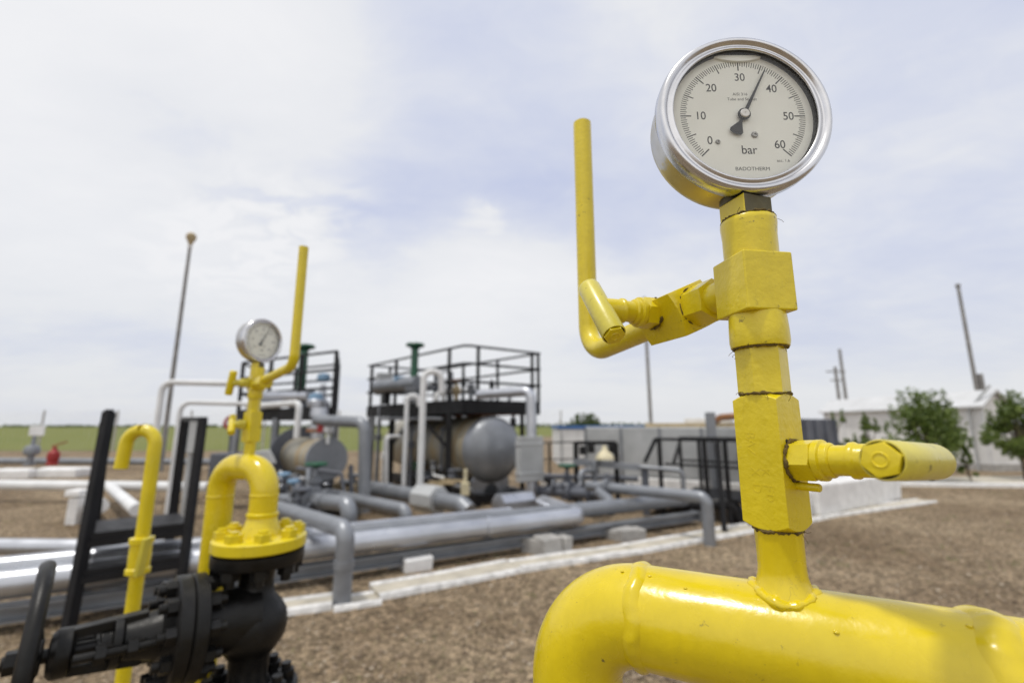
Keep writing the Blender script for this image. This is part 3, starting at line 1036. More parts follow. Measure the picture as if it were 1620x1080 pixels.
# black gate valve
BV = V((LR.x, LR.y, H - .428))
wd = V((-.73, -.68, .05)).normalized()
bvl = thing('gate_valve', (LR.x, LR.y, 0), 'black flanged gate valve lying sideways with spoked handwheel under the U pipe', 'valve')
mb = MB().lathe(V((LR.x, LR.y, FZ - .0305)), -UP, [(.093, 0), (.099, .003), (.099, .026), (.096, .029), (.052, .030), (.040, .045), (.037, .07), (.040, .10), (.058, .118), (.070, .14), (.074, .165), (.070, .19), (.056, .212), (.043, .228), (.040, .27), (.050, .292), (.104, .294), (.106, .297), (.106, .322), (.103, .325), (.001, .325)], 56)
mb.lathe(BV, wd, [(.070, 0), (.066, .05), (.058, .088), (.062, .1), (.075, .106)], 48)
part(mb, 'valve_body', 'black', bvl, sharp=45)
mb = MB().lathe(BV + wd * .105, wd, [(.099, 0), (.105, .003), (.105, .024), (.102, .027), (.09, .027)], 64)
mb.lathe(BV + wd * .133, wd, [(.102, 0), (.105, .003), (.105, .024), (.100, .028), (.07, .030), (.05, .045)], 64)
part(mb, 'bonnet_flange', 'black', bvl, sharp=40)
e1, e2, _ = frame(wd)
for k in range(10):
    a = 2 * math.pi * k / 10 + .2
    c = BV + (e1 * math.cos(a) + e2 * math.sin(a)) * .084
    mb = MB().prism(c + wd * .161, wd, 6, .017, .018, .3, a).cyl(c + wd * .179, c + wd * .192, .0095)
    part(mb, 'bonnet_bolt', 'black', bvl, bevel=.001)
    mb = MB().prism(c + wd * .087, wd, 6, .017, .018, .3, a).cyl(c + wd * .074, c + wd * .087, .0095)
    part(mb, 'bonnet_bolt', 'black', bvl, bevel=.001)
for k in range(8):
    a = R(22.5 + 45 * k + 8)
    for zz_, s in ((FZ - .0595, -1), (FZ - .355, -1), (FZ - .3245, 1)):
        c = V((LR.x + .079 * math.cos(a), LR.y + .079 * math.sin(a), zz_))
        if s == 1 and abs(wd.x * math.cos(a) + wd.y * math.sin(a)) > 2: continue
        mb = MB().prism(c, UP * s, 6, .0195, .02, .3, a).cyl(c + UP * s * .02, c + UP * s * .034, .011)
        part(mb, 'flange_bolt', 'black', bvl, bevel=.001)
mb = MB().lathe(BV + wd * .16, wd, [(.056, 0), (.047, .02), (.040, .05), (.036, .075), (.046, .078), (.046, .092), (.028, .094), (.028, .11)], 32)
for k in (0, 1):                                                 # yoke arms
    s = 1 if k else -1
    sd_ = (e2 * s)
    mb.beam(BV + wd * .20 + sd_ * .040, BV + wd * .325 + sd_ * .030, .026, .018)
mb.lathe(BV + wd * .305, wd, [(.030, 0), (.042, .006), (.042, .026), (.034, .034), (.02, .036)], 32)
mb.cyl(BV + wd * .22, BV + wd * .40, .012)
part(mb, 'yoke', 'black', bvl, bevel=.002)
for s in (-1, 1):                                                # gland bolts
    for t in (.215, .262):
        c = BV + wd * t + e1 * (s * .05)
        mb = MB().cyl(c - UP * .0 - wd * .03, c + wd * .045, .008).prism(c, wd, 6, .017, .016, .3)
        mb.beam(c, BV + wd * t, .022)
        part(mb, 'gland_bolt', 'black', bvl)
HW = BV + wd * .360
mb = MB().torus(HW + wd * .008, wd, .150, .0125, 64, 14)
for k in range(5):
    a = 2 * math.pi * k / 5 + .35
    dd = e1 * math.cos(a) + e2 * math.sin(a)
    mb.tube([HW + dd * .02, HW + dd * .08 + wd * .008, HW + dd * .150 + wd * .008], [.012, .009, .009], 10)
mb.lathe(HW - wd * .012, wd, [(.028, 0), (.032, .004), (.032, .022), (.024, .03), (.02, .03)], 24)
hw = part(mb, 'handwheel', 'black', bvl, sharp=50)
mb = MB().prism(HW + wd * .018, wd, 6, .02, .018, .3)
part(mb, 'wheel_nut', 'black', hw)
mb = MB().cyl(V((LR.x, LR.y, 0)), V((LR.x, LR.y, FZ - .356)), .045)
mb.lathe(V((LR.x, LR.y, FZ - .357)), -UP, [(.106, 0), (.106, .028), (.055, .03), (.045, .06)], 48)
solo(mb, 'riser_pipe', 'black', 'black riser pipe rising from the gravel under the black valve', 'pipe', sharp=40)

# cane shaped pipe
CY = 1.40
cb = at(243, 720, CY)
ctop = zat(669, CY) - .021
r3 = .0178
hk = thing('vent_pipe', (cb.x, cb.y, 0), 'thin yellow cane shaped vent pipe hooked over behind the handwheel', 'pipe')
hd = hv(-1, -.05)
mb = MB().tube(densify(fillet([V((cb.x, cb.y, 0)), V((cb.x, cb.y, ctop)), V((cb.x, cb.y, ctop)) + hd * .080, V((cb.x, cb.y, ctop - .110)) + hd * .088], [.042, .042], 14), .05), r3, 28)
part(mb, 'pipe_run', 'yellow', hk, sharp=60)
vz = zat(878, CY)
mb = MB().lathe(V((cb.x, cb.y, vz - .05)), UP, [(r3, 0), (.030, .004), (.030, .016), (.026, .02), (.027, .05), (.026, .08), (.030, .084), (.030, .098), (r3, .1)], 28)
part(mb, 'ball_valve', 'yellow', hk)
mb = MB().beam(V((cb.x + .026, cb.y - .03, vz - .045)), V((cb.x + .040, cb.y - .034, vz + .055)), .026, .012).cyl(V((cb.x, cb.y, vz - .03)), V((cb.x + .026, cb.y - .03, vz - .035)), .009)
part(mb, 'lever', 'yellow_old', hk, bevel=.002)

# ------------------------------------------------------------------ step-over stile
P = {}
st_ = thing('stile', gr(200, 962), 'black steel step over stile with tall handrails across the clad pipes', 'stile')
lows = {'nl': (106, 1006, 3.66), 'fl': (141, 900, 4.55), 'nr': (281, 962, 4.1), 'fr': (264, 888, 4.9)}
tops = {'nl': (173, 651, 3.85), 'fl': (167, 668, 4.4), 'nr': (321, 663, 4.25), 'fr': (293, 663, 4.75)}
fT = {}
for k in lows:
    q = at(*tops[k]); p = at(*lows[k]); p.z = max(0, min(.0, p.z)) if True else p.z
    p = V((p.x, p.y, 0)); fT[k] = (p, q)
    mb = MB().beam(p, q, .085 if k[1] == 'l' else .07, .05)
    part(mb, 'handrail_post', 'blackmetal', st_)
for s in 'lr':
    mb = MB().beam(fT['n' + s][1] + UP * .0, fT['f' + s][1], .06, .04)
    part(mb, 'handrail_top', 'blackmetal', st_)


def along(k, z):
    p, q = fT[k]; t = z / q.z
    return p.lerp(q, t)


for z, th in ((zat(836, 4.2), .06), (zat(893, 4.05), .05)):
    a, b_, c, d = along('nl', z), along('nr', z), along('fr', z), along('fl', z)
    mb = MB().poly([a, b_, c.lerp(b_, .35), d.lerp(a, .35)], UP * th)
    for q1, q2 in ((a, b_), (d, c)):
        mb.beam(q1 - UP * .02, q2 - UP * .02, .04, .05)
    part(mb, 'tread', 'blackmetal', st_)


# ------------------------------------------------------------------ pipes in the yard
def pipe(label, pts, r, bend, mat='grey', name='steel_pipe', bands=(), group=None, n=20, seams=0.0, flanges=(), cat='pipe'):
    path = fillet(pts, bend, 8)
    mb = MB().tube(path, r, n)
    if seams:
        dd = densify(path, seams)
        for a, b_ in zip(dd, dd[1:]):
            if (b_ - a).length > .01: mb.cyl(a, a + (b_ - a).normalized() * .05, r * 1.018, n=n)
    o = solo(mb, name, mat, label, cat, group, sharp=50)
    for i, t in bands:
        a, b_ = V(pts[i]), V(pts[i + 1])
        c = a.lerp(b_, t); d = (b_ - a).normalized()
        part(MB().cyl(c - d * .03, c + d * .03, r * 1.12), 'joint_band', mat, o)
    for i, t in flanges:
        a, b_ = V(pts[i]), V(pts[i + 1])
        c = a.lerp(b_, t); d = (b_ - a).normalized()
        part(MB().cyl(c - d * .035, c - d * .004, r * 1.75).cyl(c + d * .004, c + d * .035, r * 1.75), 'flange', mat, o)
    return o


MZ = .33
m0 = V((-1.065, 5.3, MZ)); md = hv(.871, .491)
pipe('long silver clad pipe in front of the tanks ending in a rounded elbow', [m0 - md * 7.5, m0 + md * 2.25, m0 + md * 2.25 + hv(-.35, .94) * 1.2], .108, .17, 'clad', 'clad_pipe', seams=1.1, bands=((0, .42), (0, .62), (0, .86)))
k0 = m0 + hv(-.491, .871) * -.02
mb = MB()
bb0, bb1 = m0 - md * 5.5 + hv(.491, -.871) * .02, at(1079, 817, 0.0001 + 7.35)
bb1 = m0 + md * 4.55 + hv(-.491, .871) * .05
for dz, th in ((-.155, .018), (-.255, .018)):
    mb.beam(V((bb0.x, bb0.y, MZ + dz)), V((bb1.x, bb1.y, MZ + dz)), .16, th)
mb.beam(V((bb0.x, bb0.y, MZ - .205)), V((bb1.x, bb1.y, MZ - .205)), .02, .1)
mb.beam(V((bb1.x, bb1.y, MZ - .205)), V((bb1.x, bb1.y, MZ - .205)) + md * .012, .19, .16)
solo(mb, 'skid_beam', 'grey', 'grey steel skid beam lying low under the long silver pipe', 'beam')
c0, c1 = m0 + md * 2.0 + hv(-.491, .871) * .28, m0 + md * 4.5 + hv(-.491, .871) * .18
pipe('grey pipe running on beyond the rounded silver elbow to a square end plate', [V((c0.x, c0.y, .36)) - md * 2.6, V((c1.x, c1.y, .36))], .10, .1, 'grey', bands=((0, .98),))
mb = MB()
l0 = m0 - md * 1.6 + hv(-.491, .871) * .36
pipe('grey clad pipe lying second behind the long silver pipe left of centre', [l0 - md * 1.9 + UP * .05, l0 + md * 3.0 + UP * .05], .085, .1, 'clad', 'clad_pipe', seams=1.3)

# left-hand clad pipes (nearer run beside the stile)
pipe('upper of two silver clad pipes passing under the stile', [at(-260, 862, 4.6), at(300, 866, 5.0)], .075, .1, 'clad', 'clad_pipe', seams=.9)
pipe('thin grey tube on the ground just before the silver pipes', [gr(-100, 945, .09), gr(470, 905, .09)], .022, .1, 'grey')

# near downcomers
gA = gr(540, 957); gA.z = 0
tA = V((gA.x, gA.y, zat(845, gA.y)))
nA = hv(-.5, .87)
sA = at(440, 803, gA.y + 1.25)
pipe('nearest grey pipe bending down into the white kerbed channel', [V((gA.x, gA.y, -.02)), V((tA.x, tA.y, sA.z + .03)), V((sA.x, sA.y, sA.z))], .078, .1, 'grey', bands=((0, .55),))
gB = gr(1123, 862)
pipe('grey pipe bending down into the channel left of the tall yellow valve', [V((gB.x, gB.y, -.02)), V((gB.x, gB.y, zat(786, gB.y))), at(930, 768, gB.y + 1.5)], .076, .1, 'grey', bands=((1, .86),), flanges=((1, .80),))
gC = at(553, 800, 6.0)
pipe('short grey pipe elbow dropping behind the nearest bent pipe', [V((gC.x, gC.y, .30)), V((gC.x, gC.y, zat(797, 6.0))), at(480, 789, 6.9)], .10, .13, 'grey', bands=((1, .5),), flanges=((1, .75),))
gD = at(642, 815, 6.35)
pipe('slim grey pipe sloping right and dropping onto the silver pipe', [V((gD.x, gD.y, .3)), V((gD.x, gD.y, zat(806, 6.35))), at(525, 782, 7.6)], .085, .1, 'grey')
gE = at(742, 800, 6.9)
oE = pipe('thick grey pipe with a square insulation box before the big vessel', [at(575, 770, 8.8), at(730, 797, 7.0), V((at(742, 800, 6.9).x, 6.9, .3))], .125, .14, 'grey', bands=((0, .15), (0, .3)))
pE = at(575, 770, 8.8).lerp(at(730, 797, 7.0), .72)
dE = (at(730, 797, 7.0) - at(575, 770, 8.8)).normalized()
mb = MB().prism(pE - dE * .25, dE, 8, .21, .5, .3, R(22))
part(mb, 'insulation_box', 'panel', oE)
mb = MB().prism(at(788, 801, 7.4), hv(.8, .6), 8, .19, .62, .4, R(22))
solo(mb, 'insulation_box', 'clad', 'silver eight sided insulation box under the big vessel end', 'insulation box')

# tall bent pipes
LPY = 7.4
pipe('thick grey inverted L pipe between the two vessels', [V((at(577, 790, LPY).x, LPY, .2)), at(577, 668, LPY), at(500, 664, LPY + .5)], .092, .16, 'grey')
a_ = at(664, 780, 8.0)
q_ = V((a_.x, 8.0, zat(598, 8.0)))
pipe('tall white gooseneck pipe before the big vessel', [V((a_.x, 8.0, .25)), q_ + UP * .12, q_ + UP * .12 + hv(1, .3) * .30, q_ + hv(1, .3) * .32 - UP * .25], .056, .14, 'whitepaint')
a_ = at(638, 780, 8.6)
q_ = V((a_.x, 8.6, zat(634, 8.6)))
pipe('thin white gooseneck pipe left of the tall gooseneck', [V((a_.x, 8.6, .25)), q_ + UP * .1, q_ + UP * .1 + hv(1, .3) * .2, q_ + hv(1, .3) * .22 - UP * .1], .04, .09, 'whitepaint')
a_ = at(841, 790, 8.6)
pipe('thick pale grey standpipe at the right corner of the tank platform', [V((a_.x, 8.6, .2)), V((a_.x, 8.6, zat(618, 8.6))), at(757, 624, 9.2)], .095, .14, 'clad')
pc = at(838, 725, 8.45)
mb = MB().box(pc, (.50, .16, .78), R(32))
for dz in (-.25, .25): mb.box(pc + V((.0, -.0, dz)), (.53, .19, .03), R(32))
solo(mb, 'cabinet', 'panel', 'grey cabinet hung on the thick standpipe right of the big vessel', 'cabinet', bevel=.01)
for (x0, y0, x1, y1, x2, Yy, lab) in ((222, 812, 258, 604, 372, 6.6, 'outer tall pale pipe arch left of the yellow U pipe'), (262, 815, 287, 636, 385, 6.9, 'inner lower pale pipe arch left of the yellow U pipe')):
    b0 = at(x1, y1, Yy)
    pipe(lab, [V((b0.x, Yy, .15)), V((b0.x, Yy, b0.z)), at(x2 + 20, y1 + 3, Yy + .25)], .042 if y1 < 620 else .034, .13, 'whitepaint', group='pale pipe arches')

# white pipes on the far left
pipe('long white pipe lying across the left yard', [at(-300, 763, 9.9), at(330, 770, 9.5)], .098, .1, 'whitepaint', 'white_pipe')
q0 = at(172, 768, 9.5)
pipe('white branch pipe slanting toward the steps from the long white pipe', [q0, at(216, 806, 6.9)], .085, .1, 'whitepaint', 'white_pipe')
pipe('short white capped pipe stub lying behind the left handrail', [at(140, 787, 8.6), at(160, 800, 7.3)], .10, .1, 'whitepaint', 'white_pipe')
mb = MB().box(at(121, 806, 7.6) - UP * .12, (.17, .17, .62)).box(at(124, 781, 7.6) + UP * .02, (.24, .24, .1))
solo(mb, 'bollard', 'whitewash', 'squat white bollard with flat cap left of the stile', 'bollard', bevel=.02)
pipe('far grey pipe running level before the green field', [at(-200, 728, 17.5), at(480, 731, 16.5)], .12, .1, 'grey', seams=3)
for k, (px, py, sx, sy, lab) in enumerate(((25, 752, 1.3, .7, 'low pale concrete slab at the left edge under the sign board'), (95, 750, 1.5, .8, 'low pale concrete slab under the red valve'))):
    c = gr(px, py + 3)
    solo(MB().box((c.x, c.y, .11), (sx, sy, .22), R(4)).box((c.x, c.y, .235), (sx * .9, sy * .85, .03), R(4)), 'concrete_slab', 'whitewash', lab, 'slab', 'low slabs in the left yard', bevel=.02)
c = gr(44, 748); c.y -= .0
sv_ = thing('valve_post', (c.x, c.y, .24), 'grey valve post topped by a small white board at far left', 'valve post')
part(MB().lathe((c.x, c.y, .24), UP, [(.16, 0), (.16, .06), (.09, .08), (.09, .3), (.2, .36), (.22, .5), (.17, .62), (.07, .66), (.05, 1.0)], 20), 'valve_body', 'grey', sv_)
part(MB().box((c.x + .1, c.y - .05, 1.36), (.50, .04, .32)), 'sign_board', 'whitepaint', sv_, bevel=.01)
c = gr(80, 748)
rv = thing('red_valve', (c.x, c.y, .24), 'red valve with a rusty lever on a pale slab at far left', 'valve')
part(MB().lathe((c.x, c.y, .24), UP, [(.15, 0), (.17, .05), (.13, .1), (.17, .25), (.15, .42), (.08, .48), (.05, .6)], 18), 'valve_body', 'red', rv)
part(MB().beam((c.x - .1, c.y, .86), (c.x + .45, c.y - .1, 1.0), .06, .04), 'lever', 'rust', rv)
c = at(368, 668, 11)
rv = thing('red_valve', (c.x, 11, 0), 'red handwheel on a thin post left of the yellow valve block', 'valve')
part(MB().cyl((c.x, 11, 0), (c.x, 11, c.z - .05), .035), 'post', 'darkgrey', rv)
part(MB().torus((c.x, 11, c.z), V((.3, -1, .3)), .16, .035, 24, 8).sphere((c.x, 11, c.z), .1, 12), 'handwheel', 'red', rv)

# ------------------------------------------------------------------ kerbed channel
ka, kb = gr(300, 1012), gr(1482, 793)
kp = [gr(600, 948), gr(824, 904.5), gr(1012, 875), gr(1207, 839), gr(1331, 815.5), gr(1480, 794)]
segs = [(gr(310, 990), gr(525, 963)), (gr(527, 966), gr(603, 954))] + list(zip(kp, kp[1:]))
dirk = (kb - gr(445, 975)).normalized(); nk = V((-dirk.y, dirk.x, 0))
for i, (a, b_) in enumerate(segs):
    ch = thing('kerb_channel', a, ('channel length behind the black valve at lower left', 'channel length where the nearest grey pipe goes down', 'longest channel length right of the nearest grey pipe',
              'channel length below the broken concrete block', 'channel length holding the right bent pipe', 'channel length just right of the tall yellow valve', 'far right end length of the white edged channel')[i] , 'channel', 'white edged channel lengths')
    ch['label'] = 'concrete ' + ch['label']
    d = (b_ - a).normalized(); n_ = V((-d.y, d.x, 0))
    wdt = .31 if i > 1 else .28
    lift = (.045, .03, .055, .05, .05, .05, .04)[i]
    for s in (0, 1):
        o_ = n_ * (s * wdt)
        jit = random.Random(i * 2 + s).uniform(-.01, .01)
        mb = MB()
        pts_ = densify([a + o_, b_ + o_], .35)
        rgk = random.Random(40 + i * 2 + s)
        vs_, fs_ = [], []
        for k, p_ in enumerate(pts_):
            dz_, dn_ = rgk.uniform(-.008, .008), rgk.uniform(-.008, .008)
            for (u_, h_) in ((-.034, -.05), (-.032, lift - .012), (-.022, lift), (.022, lift), (.032, lift - .012), (.034, -.05)):
                vs_.append(p_ + n_ * (u_ + dn_) + UP * (h_ + (dz_ if h_ > 0 else 0) + jit))
        for k in range(len(pts_) - 1):
            fs_ += [(k * 6 + j, k * 6 + j + 1, k * 6 + j + 7, k * 6 + j + 6) for j in range(5)]
        fs_ += [tuple(range(6)), tuple(range(len(vs_) - 1, len(vs_) - 7, -1))]
        mb.add(vs_, fs_)
        part(mb, 'kerb', 'kerbwash', ch, sharp=60)
    mb = MB().poly([a + n_ * .036 - UP * .04, b_ + n_ * .036 - UP * .04, b_ + n_ * (wdt - .036) - UP * .04, a + n_ * (wdt - .036) - UP * .04], UP * (lift + .022))
    part(mb, 'channel_bed', 'concrete', ch)

# support blocks
for (px, py, sx, sy, hh, rz, mt, lab) in ((655, 904, .31, .24, .15, 24, 'whitewash', 'white concrete block under the long silver pipe left of centre'),
                                     (868, 880, .27, .24, .22, 36, 'greyconc', 'broken grey concrete block under the rounded pipe elbow'),
                                     (992, 856, .32, .24, .16, 28, 'greyconc', 'squared pale concrete block under the skid beam end')):
    c = gr(px, py)
    mb = MB().box((c.x, c.y + .12, hh / 2 - .02), (sx, sy, hh), R(rz))
    if mt == 'greyconc':
        mb.box((c.x - .17, c.y + .16, hh / 2 - .05), (.12, .3, hh * .95), R(rz + 10)); mb.box((c.x + .2, c.y + .2, hh / 2 - .03), (.12, .2, hh), R(rz - 6))
    else:
        mb.box((c.x - .2, c.y + .26, hh / 2 - .04), (.3, .24, hh), R(rz))
    rg = random.Random(px)
    for v in mb.v: v += V((rg.uniform(-.015, .015), rg.uniform(-.015, .015), rg.uniform(-.012, .012)))
    solo(mb, 'support_block', mt, lab, 'block', 'concrete support blocks', bevel=.015)

# ------------------------------------------------------------------ tank platform
near = at(735, 631, 9.3); left = at(582, 644, 12.55); right = at(853, 636, 10.4)
DZ = near.z
for q in (left, right): q.z = DZ
far = left + right - near
pf = thing('platform', (near.x, near.y, 0), 'black railed steel platform above the big domed vessel', 'platform', 'black railed platforms')
ed = [(near, right), (right, far), (far, left), (left, near)]
mb = MB().poly([p - UP * .05 for p in (near, right, far, left)], UP * .05)
for a, b_ in ed:
    mb.beam(a - UP * .15, b_ - UP * .15, .06, .26)
part(mb, 'deck', 'blackmetal', pf)


def rails(parent, edges, hs, r=.027):
    mb = MB()
    for a, b_ in edges:
        for h in hs: mb.cyl(a + UP * h, b_ + UP * h, r, n=8)
    part(mb, 'handrail', 'blackmetal', parent)


def posts(parent, pts, h, w_=.07):
    for p in pts: part(MB().beam(p - UP * .1, p + UP * h, w_), 'railing_post', 'blackmetal', parent)


lerp = lambda a, b_, t: a.lerp(b_, t)
cn1, cn2 = lerp(near, left, .02), lerp(near, right, .05)
rails(pf, [(cn1, lerp(near, left, 1.02)), (cn1, cn2), (cn2, lerp(near, right, 1.02)), (right, far), (far, left)], (1.1, .73, .36))
posts(pf, [lerp(near, left, t) for t in (.13, .66, .97)] + [lerp(near, right, t) for t in (.16, .9, .99)] + [lerp(right, far, t) for t in (.33, .66, .98)] + [lerp(left, far, .3)], 1.1)
for p, w_ in ((lerp(near, left, .12), .12), (lerp(near, left, .68), .12), (lerp(near, right, .92), .11), (lerp(far, right, .1), .11), (lerp(left, far, .05), .12)):
    part(MB().beam(V((p.x, p.y, 0)), V((p.x, p.y, DZ - .28)), w_), 'support_column', 'blackmetal', pf)
gcol = lerp(left, near, .04)
part(MB().beam(V((gcol.x + .08, gcol.y - .1, 0)), V((gcol.x + .08, gcol.y - .1, DZ - .28)), .15), 'support_column', 'grey', pf)

# vessel
vd = hv(.53, -.85)
vn = at(777, 711, 9.75); vn.z = 1.04
VR = .665
ve = thing('pressure_vessel', (vn.x, vn.y, 0), 'big horizontal stained vessel with grey domed end under the platform', 'pressure vessel', 'horizontal vessels')
part(MB().lathe(vn - vd * 5.2, vd, [(.3, -.35), (.55, -.2), (VR, 0), (VR, 5.2)], 56), 'shell', 'vessel', ve, sharp=40)
mb = MB()
for t in (.02, .55, 1.15, 1.9, 2.7, 3.5): mb.lathe(vn - vd * (t + .05), vd, [(VR, -.0), (VR + .012, .005), (VR + .012, .05), (VR, .055)], 56, cap=False)
part(mb, 'cladding_band', 'vessel', ve)
dome = [(VR + .006, -.02)] + [(VR * math.cos(a) + .006, .40 * math.sin(a)) for a in [R(x) for x in range(0, 90, 9)]] + [(.002, .402)]
part(MB().lathe(vn, vd, dome, 56, cap=False), 'domed_end', 'darkclad' if 'darkclad' in MAT else 'grey', ve, sharp=60)
e1 = V((-vd.y, vd.x, 0)) * 1
for t in (.55, 4.0):
    c = vn - vd * t
    mb = MB().box((c.x, c.y, .24), (.16, 1.05, .48), math.atan2(vd.y, vd.x))
    part(mb, 'saddle', 'grey', ve, bevel=.01)
# saddle foot with round hole in front
c = vn + vd * .02; c.z = 0
ring = []
mb = MB(); n = 32
e1 = hv(vd.y, -vd.x)
for k in range(n):
    a = 2 * math.pi * k / n
    ci = V((math.cos(a) * .16, math.sin(a) * .16 + .20)); m_ = max(abs(math.cos(a)) / .42, abs(math.sin(a)) / .26)
    co2 = V((math.cos(a) / m_, math.sin(a) / m_ + .24))
    for dpt in (0, .08):
        mb.v.append(c - e1 * ci.x + UP * ci.y - vd * dpt); mb.v.append(c - e1 * co2.x + UP * co2.y - vd * dpt)
for k in range(n):
    j = (k + 1) % n
    mb.f += [[4 * k, 4 * k + 1, 4 * j + 1, 4 * j], [4 * k + 2, 4 * j + 2, 4 * j + 3, 4 * k + 3], [4 * k, 4 * j, 4 * j + 2, 4 * k + 2], [4 * k + 1, 4 * k + 3, 4 * j + 3, 4 * j + 1]]
mb.m = [0] * len(mb.f)
part(mb, 'saddle_plate', 'clad', ve)
mb = MB()
for t in (.6, .95, 1.6, 2.4): mb.lathe(vn - vd * t + UP * (VR - .02), UP, [(.09, 0), (.09, .10), (.14, .10), (.14, .15), (.10, .16), (.06, .24)], 16)
part(mb, 'nozzle', 'rust', ve)

# skid frame and small-bore piping round the big vessel
vx_ = hv(-vd.y, vd.x)
for sgn in (-1, 1):
    a = vn - vd * 4.6 + vx_ * (.55 * sgn); b_ = vn + vd * .5 + vx_ * (.55 * sgn)
    part(MB().beam(V((a.x, a.y, .13)), V((b_.x, b_.y, .13)), .14, .2), 'skid_rail', 'blackmetal', ve)
for t in (-.3, .9, 2.2, 3.4, 4.4):
    a = vn - vd * t - vx_ * .6; b_ = vn - vd * t + vx_ * .6
    part(MB().beam(V((a.x, a.y, .12)), V((b_.x, b_.y, .12)), .12, .14), 'skid_crossbeam', 'blackmetal', ve)
for k, (t, sgn, zz0, r_) in enumerate(((.3, -1, .34, .045), (1.3, -1, .44, .035), (2.3, -1, .36, .055), (3.3, -1, .48, .03))):
    a = vn - vd * t + vx_ * (.72 * sgn)
    pts = [vn - vd * t + vx_ * (.5 * sgn) - UP * .42, V((a.x, a.y, vn.z - .42)), V((a.x, a.y, zz0)), V((a.x, a.y, zz0)) + vd * .9]
    part(MB().tube(fillet(pts, .08, 6), r_, 12), 'drain_pipe', ('grey', 'whitepaint', 'darkgrey', 'tan')[k], ve)
    part(MB().lathe(V((a.x, a.y, zz0 + .12)), UP, [(r_ * 1.6, 0), (r_ * 2.3, .02), (r_ * 2.3, .06), (r_ * 1.4, .09), (r_ * 2.2, .14), (r_ * 2.2, .18), (r_ * 1.3, .2)], 14), 'drain_valve', ('darkgrey', 'grey', 'green', 'grey')[k], ve)
a = vn - vd * .9 - vx_ * .71
part(MB().cyl(V((a.x, a.y, .55)), V((a.x, a.y, 1.5)), .03).cyl(V((a.x, a.y, .6)), V((a.x, a.y, .6)) + vx_ * .15, .02).cyl(V((a.x, a.y, 1.45)), V((a.x, a.y, 1.45)) + vx_ * .25, .02), 'level_gauge', 'darkgrey', ve)
for (p, q) in ((lerp(near, left, .12), lerp(near, left, .4)), (lerp(near, left, .68), lerp(near, left, .42))):
    part(MB().beam(V((p.x, p.y, DZ - 1.0)), V((q.x, q.y, DZ - .27)), .05), 'knee_brace', 'blackmetal', pf)
for t in (.2, .5, .8):
    a = lerp(near, left, t); b_ = lerp(right, far, t)
    part(MB().beam(a - UP * .2, b_ - UP * .2, .08, .16), 'deck_beam', 'blackmetal', pf)
# small risers, hangers and instrument lines on and under the deck
for k, (px, yt, yb, Yy, r_, mt) in enumerate(((598, 640, 770, 12.0, .05, 'grey'), (607, 690, 775, 11.5, .04, 'whitepaint'), (650, 655, 770, 11.0, .045, 'darkgrey'), (692, 590, 640, 10.6, .04, 'grey'),
        (714, 588, 640, 10.2, .035, 'darkgrey'), (733, 592, 640, 10.0, .03, 'blackmetal'), (745, 606, 640, 10.3, .05, 'grey'), (778, 600, 636, 10.8, .03, 'blackmetal'), (806, 612, 636, 10.8, .04, 'grey'), (826, 640, 760, 10.2, .05, 'blackmetal'), (812, 650, 700, 10.6, .04, 'darkgrey'))):
    a, b_ = at(px, yb, Yy), at(px, yt, Yy); a.x = b_.x = (a.x + b_.x) / 2
    if yb > 700: a.z = .05
    if yb <= 640: a.z = DZ
    mb = MB().tube([a, b_], r_, 10)
    part(mb.lathe(a.lerp(b_, .55), UP, [(r_, 0), (r_ * 2.1, .01), (r_ * 2.1, .05), (r_ * 1.3, .07), (r_ * 2.1, .10), (r_ * 2.1, .14), (r_, .15)], 12), 'riser_pipe', mt, pf)
for k, (p0, p1, r_, mt) in enumerate((((690, 606, 10.3), (724, 604, 10.1), .035, 'grey'), ((596, 622, 12.0), (690, 614, 10.4), .05, 'darkgrey'), ((745, 622, 10.3), (812, 626, 10.8), .04, 'darkgrey'), ((600, 662, 11.8), (700, 662, 9.9), .04, 'grey'), ((760, 655, 9.8), (840, 652, 10.6), .05, 'rust'))):
    part(MB().tube(densify([at(*p0), at(*p1)], .3), r_, 10), 'deck_pipe', mt, pf)
c = at(706, 596, 10.2)
part(MB().torus(c, V((.2, -1, .1)), .13, .025, 24, 8), 'pipe_loop', 'grey', pf)
# deck equipment
q = lerp(lerp(left, near, .25), far, .12)


def actuated_valve(px, ytop, Yy, zb, lab):
    p = at(px, ytop, Yy)
    t = thing('valve', (p.x, Yy, zb), lab, 'valve', 'green topped platform valves')
    hgt = p.z - zb
    part(MB().lathe((p.x, Yy, zb), UP, [(.20, 0), (.22, .05), (.16, .1), (.15, .22), (.20, .26), (.20, .30), (.09, .32)], 20), 'valve_body', 'grey', t)
    part(MB().lathe((p.x, Yy, zb + .30), UP, [(.075, 0), (.085, .1), (.085, hgt - .40), (.07, hgt - .36)], 16), 'stem_column', 'green', t)
    part(MB().lathe((p.x, Yy, p.z - .08), UP, [(.07, -.05), (.13, .0), (.21, .03), (.215, .06), (.19, .09), (.10, .10), (.02, .085)], 24), 'handwheel', 'green', t)


